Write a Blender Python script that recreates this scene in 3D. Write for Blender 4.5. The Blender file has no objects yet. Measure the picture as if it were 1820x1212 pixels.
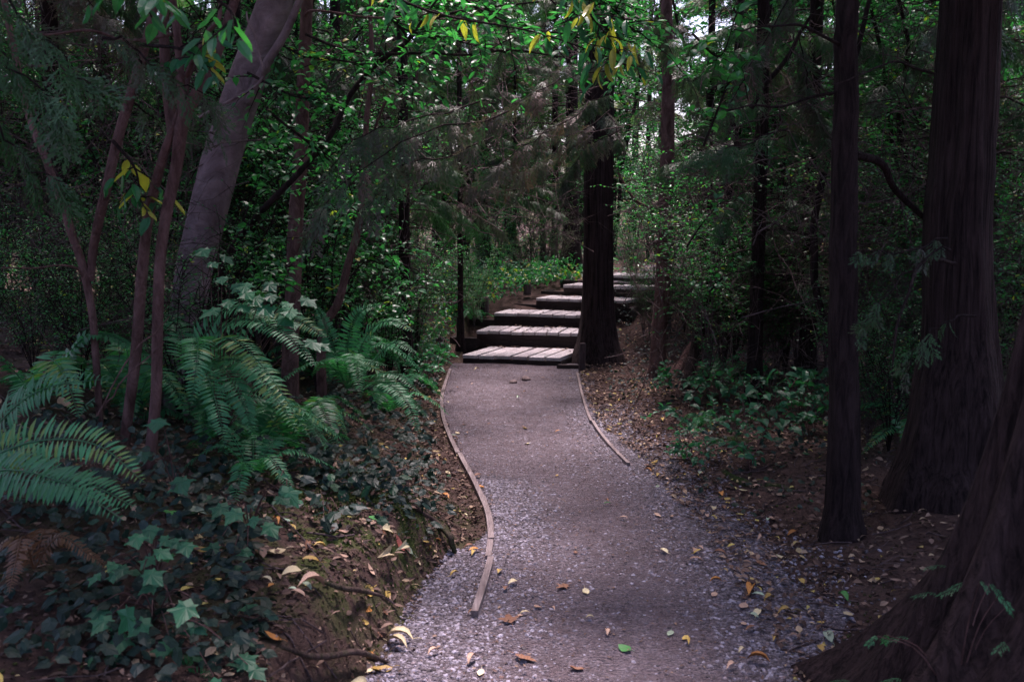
import bpy, math, random
import numpy as np
from mathutils import Vector
sc = bpy.context.scene
C = sc.collection
# ------------------------------------------------------------------ camera, sky, sun, exposure
PITCH = math.radians(-6.6); CAMZ = 1.6; F = 1786.0
cam_d = bpy.data.cameras.new('camera'); cam = bpy.data.objects.new('camera', cam_d); C.objects.link(cam)
cam.location = (0, 0, CAMZ); cam.rotation_euler = (math.radians(90) + PITCH, 0, 0)
cam_d.sensor_width = 23.6; cam_d.lens = 23.6 * F / 1820.0
cam_d.clip_start = 0.05; cam_d.clip_end = 900
cam_d.dof.use_dof = True; cam_d.dof.focus_distance = 9.0; cam_d.dof.aperture_fstop = 4.0
sc.camera = cam
SUN_EL = math.radians(70); SUN_AZ = math.radians(10)      # azimuth measured from +Y towards +X
w = bpy.data.worlds.new('World'); sc.world = w; w.use_nodes = True
nt = w.node_tree; bg = nt.nodes['Background']
sky = nt.nodes.new('ShaderNodeTexSky'); sky.sky_type = 'NISHITA'; sky.sun_disc = False
sky.sun_elevation = SUN_EL; sky.sun_rotation = SUN_AZ; sky.dust_density = 4.0; sky.air_density = 1.0
nt.links.new(sky.outputs[0], bg.inputs[0]); bg.inputs[1].default_value = 0.15
sl = bpy.data.lights.new('sun', 'SUN'); sl.energy = 4.2; sl.angle = math.radians(12); sl.color = (1, .93, .86)
so = bpy.data.objects.new('sun', sl); C.objects.link(so)
sd = Vector((math.sin(SUN_AZ) * math.cos(SUN_EL), math.cos(SUN_AZ) * math.cos(SUN_EL), math.sin(SUN_EL)))
so.rotation_euler = sd.to_track_quat('Z', 'Y').to_euler(); so.location = (0, 0, 30)
sc.view_settings.view_transform = 'Standard'; sc.view_settings.look = 'None'
sc.view_settings.gamma = 1; sc.view_settings.exposure = 1.32
sc.view_settings.use_white_balance = True; sc.view_settings.white_balance_temperature = 6500; sc.view_settings.white_balance_tint = 30
sc.render.engine = 'CYCLES'
sc.cycles.max_bounces = 8; sc.cycles.diffuse_bounces = 6; sc.cycles.transmission_bounces = 4; sc.cycles.glossy_bounces = 2

rng = np.random.default_rng(7); random.seed(7)
# ------------------------------------------------------------------ helpers
cp, sp = math.cos(PITCH), math.sin(PITCH)
def ray(px, py):
    u = (px - 910) / F; v = -(py - 606) / F
    return np.array([u, cp - v * sp, sp + v * cp])
def W(px, py, D):
    r = ray(px, py); t = D / r[1]
    return np.array([r[0] * t, D, CAMZ + r[2] * t])
def hsh(ix, iy, s):
    n = (ix * 374761393 + iy * 668265263 + s * 974634777) & 0xffffffff
    n = ((n ^ (n >> 13)) * 1274126177) & 0xffffffff
    return ((n ^ (n >> 16)) & 0xffff) / 65535.0
def vnoise(x, y, s=0):
    x = np.asarray(x, float); y = np.asarray(y, float)
    ix = np.floor(x).astype(np.int64); iy = np.floor(y).astype(np.int64)
    fx = x - ix; fy = y - iy; fx = fx * fx * (3 - 2 * fx); fy = fy * fy * (3 - 2 * fy)
    a = hsh(ix, iy, s); b = hsh(ix + 1, iy, s); c = hsh(ix, iy + 1, s); d = hsh(ix + 1, iy + 1, s)
    return (a + (b - a) * fx) * (1 - fy) + (c + (d - c) * fx) * fy - .5
def fbm(x, y, s=0, o=4):
    r = 0; a = 1
    for i in range(o):
        r = r + a * vnoise(x * 2 ** i, y * 2 ** i, s + i * 17); a *= .5
    return r
def sm(t):
    t = np.clip(t, 0, 1); return t * t * (3 - 2 * t)
LY = [-30, 0, 3.5, 4.4, 4.75, 5.0, 5.2, 5.66, 6.35, 7.15, 8.3, 9.5, 11.3, 13]; LX = [-1.2, -.95, -.47, -.37, -.28, -.17, -.13, -.16, -.27, -.40, -.57, -.67, -.70, -.6]
RY = [-30, 0, 3.5, 5.0, 6.8, 7.9, 9.2, 10.8, 13]; RX = [.9, .9, .98, 1.0, .85, .70, .67, .72, 1.0]
def xl(y): return np.interp(y, LY, LX)
def xr(y): return np.interp(y, RY, RX)
def terrain(x, y, detail=True):
    x = np.asarray(x, float); y = np.asarray(y, float)
    n = fbm(x * .8, y * .8, 3, 3)
    dl = xl(y) - x + .05 * vnoise(x * 4, y * 4, 5)
    near = 1 - sm((y - 4.6) / .9)
    wd = .22 * near + .9 * (1 - near); A = .27 * near + .10 * (1 - near)
    hl = A * sm(dl / wd) + .27 * np.clip(dl - .1, 0, 2.6) + .06 * np.clip(dl - 2.7, 0, 14)
    dr = x - xr(y)
    hr = .07 * np.clip(dr - .1, 0, 3) + .04 * np.clip(dr - 3, 0, 14)
    hl = hl * (1 - .85 * sm((y - 10.5) / 4)); 
    hill = .74 * sm((y - 11.9) / 3.3) + .014 * np.clip(y - 15.5, 0, 40)
    z = hl + hr + hill
    off = sm((np.maximum(dl, dr) - .0) / .5)
    z = z + n * .16 * off * (.4 + .6 * sm((np.abs(x) - .5) / 3))
    if detail:
        z = z + (.025 * fbm(x * 6, y * 6, 9, 3)) * off + (.014 * fbm(x * 2.2, y * 2.2, 11, 3) + .005 * fbm(x * 14, y * 14, 12, 2)) * (1 - off)
    return z
def tz(x, y): return float(terrain(np.array([x]), np.array([y]))[0])

def link(o, parent=None):
    C.objects.link(o)
    if parent is not None: o.parent = parent
    return o
def tag(o, label=None, cat=None, group=None, kind=None):
    if label: o['label'] = label
    if cat: o['category'] = cat
    if group: o['group'] = group
    if kind: o['kind'] = kind
    return o
def empty(name, loc=(0, 0, 0), rz=0, s=1.0):
    o = bpy.data.objects.new(name, None); o.empty_display_size = .1
    o.location = loc; o.rotation_euler = (0, 0, rz); o.scale = (s, s, s); return link(o)
def copy_tree(o, parent=None):
    c = o.copy(); C.objects.link(c); c.parent = parent
    for ch in list(o.children): copy_tree(ch, c)
    return c
class MB:
    """collects vertices, faces (any size), per-vertex random number and material index"""
    def __init__(s): s.v = []; s.f = []; s.r = []; s.m = []; s.n = 0; s.smooth = []
    def add(s, v, f, r=0.5, m=0, smooth=True):
        v = np.asarray(v, np.float32).reshape(-1, 3); k = len(v)
        f = np.asarray(f, np.int64)
        s.v.append(v); s.r.append(np.broadcast_to(np.asarray(r, np.float32), (k,)))
        s.f.append(f + s.n); s.m.append(np.full(len(f), m)); s.smooth.append(np.full(len(f), smooth)); s.n += k
    def build(s, name, mats, parent=None, shift=None):
        me = bpy.data.meshes.new(name)
        if not s.v: return link(bpy.data.objects.new(name, me), parent)
        v = np.concatenate(s.v)
        if shift is not None: v = v - np.asarray(shift, np.float32)
        cnt = np.concatenate([np.full(len(f), f.shape[1]) for f in s.f]); idx = np.concatenate([f.ravel() for f in s.f])
        st = np.concatenate([[0], np.cumsum(cnt)[:-1]])
        me.vertices.add(len(v)); me.vertices.foreach_set('co', v.ravel())
        me.loops.add(len(idx)); me.loops.foreach_set('vertex_index', idx.astype(np.int32))
        me.polygons.add(len(cnt)); me.polygons.foreach_set('loop_start', st.astype(np.int32)); me.polygons.foreach_set('loop_total', cnt.astype(np.int32))
        mi = np.concatenate(s.m).astype(np.int32); me.polygons.foreach_set('material_index', mi)
        me.polygons.foreach_set('use_smooth', np.concatenate(s.smooth).astype(bool))
        a = me.attributes.new('rnd', 'FLOAT', 'POINT'); a.data.foreach_set('value', np.concatenate(s.r).astype(np.float32))
        for m in (mats if isinstance(mats, (list, tuple)) else [mats]): me.materials.append(m)
        me.update(calc_edges=True)
        return link(bpy.data.objects.new(name, me), parent)
def norm(a): return a / np.maximum(np.linalg.norm(a, axis=-1, keepdims=True), 1e-9)
def basis(d, n):
    y = norm(d); x = norm(np.cross(y, n)); z = np.cross(x, y)
    return np.stack([x, y, z], -1)
def scatter(mb, T, pos, d, n, s, r, m=0, smooth=False):
    tv, tf = T; pos = np.asarray(pos, float); N = len(pos)
    if N == 0: return
    R = basis(np.asarray(d, float), np.asarray(n, float))
    v = np.einsum('nij,kj->nki', R, tv) * np.broadcast_to(np.asarray(s, float), (N,))[:, None, None] + pos[:, None, :]
    K = len(tv); off = (np.arange(N) * K)[:, None, None]
    for fa in tf:
        pass
    v = v.reshape(-1, 3); rr = np.repeat(np.broadcast_to(np.asarray(r, float), (N,)), K)
    base = mb.n
    mb.v.append(v.astype(np.float32)); mb.r.append(rr.astype(np.float32)); mb.n += len(v)
    for fa in tf:
        fa = np.asarray(fa); F_ = (fa[None] + off).reshape(-1, fa.shape[1]) + base
        mb.f.append(F_); mb.m.append(np.full(len(F_), m)); mb.smooth.append(np.full(len(F_), smooth))
def resample(P, n):
    P = np.asarray(P, float)
    if len(P) < 3: 
        t = np.linspace(0, 1, n)[:, None]; return P[0] * (1 - t) + P[-1] * t
    # Catmull-Rom
    Q = np.vstack([2 * P[0] - P[1], P, 2 * P[-1] - P[-2]]); k = len(P) - 1
    u = np.linspace(0, k - 1e-6, n); i = u.astype(int); t = (u - i)[:, None]
    a, b, c, d = Q[i], Q[i + 1], Q[i + 2], Q[i + 3]
    return .5 * ((2 * b) + (c - a) * t + (2 * a - 5 * b + 4 * c - d) * t ** 2 + (3 * b - a - 3 * c + d) * t ** 3)
def tube(mb, P, R, seg=6, ridge=0, rf=9, m=0, r=.5, seed=0, zf=1.2, cap=True):
    P = np.asarray(P, float); n = len(P); R = np.broadcast_to(np.asarray(R, float), (n,))
    T = norm(np.gradient(P, axis=0))
    up = np.array([1.0, 0, 0]) if abs(T[0][0]) < .8 else np.array([0, 1.0, 0])
    X = norm(up - (up @ T[0]) * T[0]); xs = []
    for i in range(n):
        X = norm(X - (X @ T[i]) * T[i]); xs.append(X)
    xs = np.array(xs); ys = np.cross(T, xs)
    th = np.arange(seg) * 2 * math.pi / seg
    L = np.concatenate([[0], np.cumsum(np.linalg.norm(np.diff(P, axis=0), axis=1))])
    rad = np.repeat(R[:, None], seg, 1)
    if ridge:
        cx = np.cos(th)[None] * rf / 3; cy = np.sin(th)[None] * rf / 3
        q = vnoise(cx + L[:, None] * zf * .25 + 31 * seed, cy + L[:, None] * zf * .18, seed) + .5 * vnoise(cx * 2.3, cy * 2.3 + L[:, None] * zf, seed + 5) + .5 * vnoise(cx * .5 + L[:, None] * zf * .4, cy * .5, seed + 8)
        rad = rad * (1 + ridge * q)
    v = P[:, None, :] + rad[..., None] * (np.cos(th)[None, :, None] * xs[:, None, :] + np.sin(th)[None, :, None] * ys[:, None, :])
    i = np.arange(n - 1)[:, None]; j = np.arange(seg)[None]; j2 = (j + 1) % seg
    f = np.stack([i * seg + j, i * seg + j2, (i + 1) * seg + j2, (i + 1) * seg + j], -1).reshape(-1, 4)
    mb.add(v.reshape(-1, 3), f, r, m)
    if cap and seg >= 5:
        for k, sgn in ((0, -1), (n - 1, 1)):
            c = mb.n; ring = np.arange(seg) if sgn > 0 else np.arange(seg)[::-1]
            mb.add(v[k], [[ring[0], ring[q], ring[q + 1]] for q in range(1, seg - 1)], r, m, False)

# ------------------------------------------------------------------ materials
def newmat(name):
    m = bpy.data.materials.new(name); m.use_nodes = True; t = m.node_tree; t.nodes.clear()
    return m, t, t.nodes.new('ShaderNodeOutputMaterial')
def ramp(t, fac, stops, mode='LINEAR'):
    n = t.nodes.new('ShaderNodeValToRGB'); n.color_ramp.interpolation = mode
    e = n.color_ramp.elements
    while len(e) < len(stops): e.new(.5)
    for k, (p, c) in enumerate(stops): e[k].position = p; e[k].color = (*c, 1)
    if fac is not None: t.links.new(fac, n.inputs[0])
    return n.outputs[0]
def noise(t, scale, detail=4, rough=.6, vec=None, dist=0):
    n = t.nodes.new('ShaderNodeTexNoise'); n.inputs['Scale'].default_value = scale; n.inputs['Detail'].default_value = detail
    n.inputs['Roughness'].default_value = rough; n.inputs['Distortion'].default_value = dist
    if vec is not None: t.links.new(vec, n.inputs['Vector'])
    return n.outputs[0]
def coord(t, kind='Object', scale=(1, 1, 1)):
    c = t.nodes.new('ShaderNodeTexCoord')
    mp = t.nodes.new('ShaderNodeMapping'); mp.inputs['Scale'].default_value = scale
    t.links.new(c.outputs[kind], mp.inputs[0]); return mp.outputs[0]
def mixc(t, fac, a, b, mode='MIX'):
    n = t.nodes.new('ShaderNodeMix'); n.data_type = 'RGBA'; n.blend_type = mode
    for s, x in ((0, fac), (6, a), (7, b)):
        if isinstance(x, (int, float)): n.inputs[s].default_value = x
        elif isinstance(x, tuple): n.inputs[s].default_value = (*x, 1)
        else: t.links.new(x, n.inputs[s])
    return n.outputs[2]
def math_(t, op, a, b=None, clamp=False):
    n = t.nodes.new('ShaderNodeMath'); n.operation = op; n.use_clamp = clamp
    for s, x in ((0, a), (1, b)):
        if x is None: continue
        if isinstance(x, (int, float)): n.inputs[s].default_value = x
        else: t.links.new(x, n.inputs[s])
    return n.outputs[0]
def attr(t, name='rnd'):
    a = t.nodes.new('ShaderNodeAttribute'); a.attribute_name = name; return a.outputs['Fac']
def bump(t, h, strength=.5, dist=.02):
    b = t.nodes.new('ShaderNodeBump'); b.inputs['Strength'].default_value = strength; b.inputs['Distance'].default_value = dist
    t.links.new(h, b.inputs['Height']); return b.outputs[0]
def principled(t, out, col, rough=.8, nrm=None, spec=.3):
    p = t.nodes.new('ShaderNodeBsdfPrincipled'); p.inputs['Roughness'].default_value = rough
    p.inputs['Specular IOR Level'].default_value = spec
    if isinstance(col, tuple): p.inputs['Base Color'].default_value = (*col, 1)
    else: t.links.new(col, p.inputs['Base Color'])
    if nrm is not None: t.links.new(nrm, p.inputs['Normal'])
    t.links.new(p.outputs[0], out.inputs[0]); return p
def leafmat(name, stops, trans=.4, tcol=(1.3, 1.9, .8), rough=.45, spec=.35, mode='LINEAR'):
    m, t, out = newmat(name)
    col = ramp(t, attr(t), stops, mode)
    nz = noise(t, 35, 2, .5, coord(t)); col = mixc(t, .35, col, ramp(t, nz, [(.3, (.35, .35, .35)), (.7, (1, 1, 1))]), 'MULTIPLY')
    p = t.nodes.new('ShaderNodeBsdfPrincipled'); p.inputs['Roughness'].default_value = rough; p.inputs['Specular IOR Level'].default_value = spec
    t.links.new(col, p.inputs['Base Color'])
    tr = t.nodes.new('ShaderNodeBsdfTranslucent'); t.links.new(mixc(t, 1.0, col, tcol, 'MULTIPLY'), tr.inputs[0])
    mx = t.nodes.new('ShaderNodeMixShader'); mx.inputs[0].default_value = trans
    t.links.new(p.outputs[0], mx.inputs[1]); t.links.new(tr.outputs[0], mx.inputs[2]); t.links.new(mx.outputs[0], out.inputs[0])
    return m
def barkmat(name, c1, c2, sc_=(14, 14, 1.6), rough=.9, moss=0):
    m, t, out = newmat(name); v = coord(t, 'Object', sc_)
    n1 = noise(t, 1.6, 8, .7, v, .6); n2 = noise(t, 7, 6, .7, coord(t))
    col = ramp(t, n1, [(.36, c1), (.62, c2)])
    col = mixc(t, .5, col, ramp(t, n2, [(.3, (.35, .33, .33)), (.7, (1.2, 1.15, 1.15))]), 'MULTIPLY')
    if moss:
        mk = ramp(t, noise(t, 3, 5, .7, coord(t)), [(.55 - moss * .2, (0, 0, 0)), (.62, (1, 1, 1))]); col = mixc(t, mk, col, (.03, .06, .015))
    principled(t, out, col, rough, bump(t, n1, 1.0, .05), .15); return m
M = {}
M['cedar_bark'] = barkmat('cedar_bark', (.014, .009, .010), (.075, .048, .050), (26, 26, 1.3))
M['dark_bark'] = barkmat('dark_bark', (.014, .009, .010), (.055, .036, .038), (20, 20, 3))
M['smooth_bark'] = barkmat('smooth_bark', (.17, .12, .135), (.34, .25, .28), (5, 5, 5))
M['red_bark'] = barkmat('red_bark', (.085, .045, .042), (.23, .135, .13), (10, 10, 4))
M['twig'] = barkmat('twig_bark', (.07, .05, .052), (.2, .15, .155), (10, 10, 10))
M['pale_twig'] = barkmat('pale_twig_bark', (.2, .17, .19), (.4, .34, .38), (10, 10, 10))
M['root'] = barkmat('root_bark', (.05, .034, .03), (.16, .11, .10), (14, 14, 4), moss=.5)
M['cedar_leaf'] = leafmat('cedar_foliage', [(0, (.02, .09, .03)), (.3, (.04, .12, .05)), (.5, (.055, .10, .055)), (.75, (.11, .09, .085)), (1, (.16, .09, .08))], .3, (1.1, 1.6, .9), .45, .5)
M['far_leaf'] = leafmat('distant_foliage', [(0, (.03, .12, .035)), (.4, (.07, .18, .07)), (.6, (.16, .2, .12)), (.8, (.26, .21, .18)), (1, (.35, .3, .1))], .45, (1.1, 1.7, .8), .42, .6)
M['leaf'] = leafmat('broad_leaf', [(0, (.015, .11, .045)), (.5, (.025, .17, .075)), (.8, (.06, .24, .12)), (.9, (.05, .28, .06)), (.93, (.38, .34, .05)), (1, (.45, .36, .07))], .45, (1.1, 2.1, .7), .38, .8)
M['yellow_leaf'] = leafmat('hanging_leaf', [(0, (.02, .15, .07)), (.55, (.03, .2, .08)), (.6, (.42, .38, .06)), (1, (.55, .45, .09))], .45, (1.2, 1.6, .7), .4, .5, 'CONSTANT')
M['fern'] = leafmat('fern_green', [(0, (.022, .13, .06)), (.5, (.03, .20, .09)), (.9, (.06, .29, .13)), (1, (.16, .26, .07))], .35, (1.1, 1.8, .8), .45, .45)
M['fern_dry'] = leafmat('fern_brown', [(0, (.13, .06, .035)), (1, (.24, .13, .07))], .3, (1.2, 1.1, .8))
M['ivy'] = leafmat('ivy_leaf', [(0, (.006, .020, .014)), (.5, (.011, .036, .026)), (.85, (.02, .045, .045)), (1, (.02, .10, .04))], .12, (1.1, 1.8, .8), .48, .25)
M['lobed'] = leafmat('lobed_leaf', [(0, (.015, .09, .05)), (.6, (.03, .17, .09)), (.93, (.06, .25, .13)), (1, (.3, .36, .1))], .35, (1.1, 1.9, .8), .45, .4)
M['moss'] = leafmat('moss', [(0, (.03, .05, .012)), (1, (.08, .12, .025))], .2)
def fl(name, c1, c2, spots=(.5, .4, .4)):
    m, t, out = newmat(name); n = noise(t, 30, 4, .6, coord(t)); col = ramp(t, n, [(.3, c1), (.65, c2)])
    oi = t.nodes.new('ShaderNodeObjectInfo'); col = mixc(t, 1.0, col, ramp(t, oi.outputs['Random'], [(0, (.6, .55, .55)), (1, (1.1, 1.1, 1.1))]), 'MULTIPLY')
    principled(t, out, col, .6, None, .3); return m
M['fall_yellow'] = fl('fallen_yellow', (.4, .24, .07), (.6, .45, .12))
M['fall_tan'] = fl('fallen_tan', (.34, .2, .14), (.6, .42, .32))
M['fall_cream'] = fl('fallen_cream', (.5, .42, .24), (.75, .66, .42))
M['fall_green'] = fl('fallen_green', (.05, .28, .08), (.1, .4, .1))
M['fall_pale'] = fl('fallen_pale_green', (.3, .45, .32), (.45, .58, .42))
M['fall_brown'] = fl('fallen_brown', (.14, .06, .035), (.3, .15, .09))
M['fall_orange'] = fl('fallen_orange', (.42, .16, .04), (.6, .28, .07))
M['fall_red'] = fl('fallen_red', (.35, .09, .07), (.5, .17, .14))
m, t, out = newmat('leaf_litter')
principled(t, out, ramp(t, attr(t), [(0, (.045, .025, .022)), (.45, (.12, .07, .055)), (.75, (.26, .17, .13)), (.9, (.42, .31, .2)), (.95, (.5, .38, .1)), (1, (.3, .36, .15))]), .75, None, .3); M['litter'] = m
# soil
m, t, out = newmat('forest_soil'); v = coord(t)
n1 = noise(t, 2.2, 8, .65, v); n2 = noise(t, 38, 6, .75, v)
col = ramp(t, n1, [(.3, (.045, .026, .024)), (.7, (.13, .082, .07))])
col = mixc(t, .8, col, ramp(t, n2, [(.3, (.3, .28, .28)), (.62, (1.1, 1.05, 1.05)), (.75, (1.9, 1.7, 1.6))]), 'MULTIPLY')
mossm = math_(t, 'MULTIPLY', attr(t), ramp(t, noise(t, 5, 6, .7, v), [(.44, (0, 0, 0)), (.56, (1, 1, 1))]), True)
col = mixc(t, mossm, col, mixc(t, noise(t, 60, 3, .6, v), (.02, .035, .008), (.09, .12, .03)))
principled(t, out, col, .9, bump(t, n2, .8, .03), .2); M['soil'] = m
# compacted path
m, t, out = newmat('path_surface'); v = coord(t)
vo = t.nodes.new('ShaderNodeTexVoronoi'); vo.inputs['Scale'].default_value = 75; vo.inputs['Randomness'].default_value = 1; t.links.new(v, vo.inputs['Vector'])
vcol = t.nodes.new('ShaderNodeSeparateColor'); t.links.new(vo.outputs['Color'], vcol.inputs[0])
n1 = noise(t, 1.6, 6, .6, v); n2 = noise(t, 55, 6, .75, v); n3 = noise(t, 9, 5, .7, v)
dirt = ramp(t, n1, [(.3, (.165, .122, .136)), (.7, (.275, .22, .25))])
grav = ramp(t, vcol.outputs[0], [(0, (.05, .043, .05)), (.6, (.19, .165, .195)), (1, (.34, .31, .37))])
gm = math_(t, 'ADD', math_(t, 'MULTIPLY', attr(t), 1.0), math_(t, 'MULTIPLY', math_(t, 'SUBTRACT', n3, .5), 1.6), True)
col = mixc(t, gm, dirt, grav)
col = mixc(t, .75, col, ramp(t, n2, [(.3, (.4, .38, .38)), (.5, (1, 1, 1)), (.75, (1.6, 1.55, 1.6))]), 'MULTIPLY')
hh = math_(t, 'ADD', math_(t, 'MULTIPLY', vo.outputs['Distance'], -1.2), n2)
col = mixc(t, .55, col, ramp(t, n3, [(.35, (.55, .5, .5)), (.6, (1.1, 1.1, 1.1))]), 'MULTIPLY')
principled(t, out, col, .85, bump(t, hh, 1.0, .03), .3); M['path'] = m
m, t, out = newmat('gravel_stone')
principled(t, out, ramp(t, attr(t), [(0, (.05, .04, .045)), (.4, (.12, .10, .12)), (.75, (.22, .2, .245)), (.95, (.33, .31, .38)), (1, (.14, .08, .07))]), .7, None, .4); M['stone'] = m
m, t, out = newmat('rock'); v = coord(t); n1 = noise(t, 20, 8, .7, v)
principled(t, out, ramp(t, n1, [(.3, (.07, .045, .045)), (.7, (.2, .15, .15))]), .85, bump(t, n1, .8, .02)); M['rock'] = m
def wood(name, c1, c2, sc_):
    m, t, out = newmat(name); v = coord(t, 'Object', sc_)
    n1 = noise(t, 3, 8, .7, v, .4); n2 = noise(t, 4, 4, .6, coord(t))
    col = ramp(t, n1, [(.3, c1), (.66, c2)]); col = mixc(t, .6, col, ramp(t, n2, [(.3, (.55, .5, .5)), (.65, (1.1, 1.1, 1.1))]), 'MULTIPLY')
    col = mixc(t, 1.0, col, ramp(t, attr(t), [(0, (.75, .73, .74)), (1, (1.1, 1.1, 1.1))]), 'MULTIPLY')
    principled(t, out, col, .75, bump(t, n1, .5, .01), .25); return m
M['plank'] = wood('weathered_plank', (.40, .37, .385), (.66, .62, .63), (26, 2, 10))
M['timber'] = wood('old_timber', (.022, .015, .015), (.06, .042, .042), (3, 20, 20))
M['post'] = wood('old_post', (.035, .025, .03), (.12, .085, .09), (20, 20, 2))
M['edging'] = wood('edging_board', (.13, .10, .10), (.30, .25, .25), (30, 1.6, 30))

# ------------------------------------------------------------------ ground
def axis(lo, dlo, dhi, hi, step, g=1.14):
    a = list(np.arange(dlo, dhi + 1e-6, step)); s = step; x = a[-1]
    while x < hi: s *= g; x += s; a.append(x)
    s = step; x = a[0]; b = []
    while x > lo: s *= g; x -= s; b.append(x)
    return np.array(b[::-1] + a)
def grid(mb, X, Y, Z, r=0.):
    ny, nx = X.shape; i = np.arange(ny - 1)[:, None]; j = np.arange(nx - 1)[None]
    f = np.stack([i * nx + j, i * nx + j + 1, (i + 1) * nx + j + 1, (i + 1) * nx + j], -1).reshape(-1, 4)
    mb.add(np.stack([X, Y, Z], -1).reshape(-1, 3), f, r)
gx = axis(-400, -3.2, 3.4, 400, .035); gy = axis(-120, 2.2, 12, 500, .035)
X, Y = np.meshgrid(gx, gy); Z = terrain(X, Y)
Z = np.where((Y > 11.35) & (Y < 15.3) & (X > -.6) & (X < 2.3), Z - .12, Z)
inside = (X > xl(Y) + .05) & (X < xr(Y) - .05) & (Y < 11.2)
Z = Z - np.where(inside, .02, 0)
moss = np.exp(-(((X + .75) / .45) ** 2 + ((Y - 4.6) / .9) ** 2)) * 1.5 + .25 * (X < -.6) * (Y > 3)
mb = MB(); grid(mb, X, Y, Z, np.clip(moss, 0, 1).ravel())
ground = tag(mb.build('ground', M['soil']), kind='structure')
py_ = np.concatenate([np.arange(-6, 2.5, .15), np.arange(2.5, 11.55, .03)]); pu = np.linspace(0, 1, 70)
PX = np.empty((len(py_), 70)); PY = np.repeat(py_[:, None], 70, 1)
a_ = xl(py_) - .02 + .03 * vnoise(py_ * 3, py_ * 0, 21); b_ = xr(py_) + .30 * sm((8 - py_) / 3) + .08 + .2 * vnoise(py_ * 2.5, py_ * 0 + 9, 22) + .14 * vnoise(py_ * 7, py_ * 0 + 9, 23)
PX = a_[:, None] * (1 - pu) + b_[:, None] * pu
dl_ = PX - xl(PY); dr_ = xr(PY) - PX
g_ = np.clip(1 - sm((dl_ - .05) / .5), 0, 1) * (PY < 6.3) * .95 + np.clip(1 - sm((dr_ + .05) / .42), 0, 1) * .85
g_ = np.clip(g_ * .65 + .24 + .1 * sm((PY - 5.5) / 2), 0, 1)
PZ = terrain(PX, PY) + .006 - .03 * sm((.03 - np.minimum(PX - a_[:, None], b_[:, None] - PX)) / .03)
mb = MB(); grid(mb, PX, PY, PZ, g_.ravel())
tag(mb.build('path', M['path']), kind='structure')

uy = np.linspace(14.7, 30, 120)[:, None]; uu = np.linspace(-1, 1, 14)[None]; UX = 2.0 + .30 * (uy - 15) + .55 * uu + .1 * vnoise(uy * 1.5, uu * 0, 61); UY = uy + uu * 0
mb = MB(); grid(mb, UX, UY, terrain(UX, UY) + .008 - .03 * np.abs(uu) ** 8, .6); tag(mb.build('upper_path', M['path']), kind='structure')
# ------------------------------------------------------------------ gravel and litter (uncountable)
def rock_template(seed, flat=.6):
    r = np.random.default_rng(seed)
    p = (1 + 5 ** .5) / 2
    v = np.array([(-1, p, 0), (1, p, 0), (-1, -p, 0), (1, -p, 0), (0, -1, p), (0, 1, p), (0, -1, -p), (0, 1, -p), (p, 0, -1), (p, 0, 1), (-p, 0, -1), (-p, 0, 1)], float)
    v = norm(v) * .5 * r.uniform(.7, 1.25, (12, 1)); v[:, 2] *= flat; v[:, 0] *= .8
    f = [(0, 11, 5), (0, 5, 1), (0, 1, 7), (0, 7, 10), (0, 10, 11), (1, 5, 9), (5, 11, 4), (11, 10, 2), (10, 7, 6), (7, 1, 8), (3, 9, 4), (3, 4, 2), (3, 2, 6), (3, 6, 8), (3, 8, 9), (4, 9, 5), (2, 4, 11), (6, 2, 10), (8, 6, 7), (9, 8, 1)]
    return v, [f]
mb = MB()
def strew(n, fx, size, seed):
    r = np.random.default_rng(seed); x, y = fx(r, n); z = terrain(x, y) + .004
    th = r.uniform(0, 6.28, n); d = np.stack([np.cos(th), np.sin(th), r.normal(0, .2, n)], -1)
    nn = np.stack([r.normal(0, .25, n), r.normal(0, .25, n), np.ones(n)], -1)
    s = size[0] + (size[1] - size[0]) * r.random(n) ** 2.2
    scatter(mb, rock_template(seed), np.stack([x, y, z], -1), d, nn, s, r.random(n))
def f_left(r, n):
    y = 2.6 + 3.6 * r.random(n) ** 1.2; return xl(y) - .03 * (y < 4.8) + .04 * (y > 4.8) + np.abs(r.normal(0, .24, n)) * np.where(y < 4.9, 1.35, .7), y
def f_right(r, n):
    y = 2.6 + 6.2 * r.random(n) ** 1.3; return xr(y) + .05 + r.normal(0, .2, n) * (1.1 + .3 * np.sin(y * 3)), y
def f_all(r, n):
    y = 2.6 + 8.6 * r.random(n) ** 1.5; u = r.random(n); return xl(y) * (1 - u) + (xr(y) + .15) * u, y
def f_far(r, n):
    y = 6 + 5.2 * r.random(n); u = r.random(n); return xl(y) * (1 - u) + (xr(y) + .1) * u, y
for k in range(4):
    strew(3000, f_left, (.010, .030), 100 + k); strew(3200, f_right, (.009, .030), 110 + k); strew(4200, f_all, (.004, .018), 120 + k); strew(1600, f_far, (.008, .022), 130 + k)
tag(mb.build('gravel', M['stone']), 'loose grey gravel strewn along both edges of the brown path', 'gravel', kind='stuff')

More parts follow.
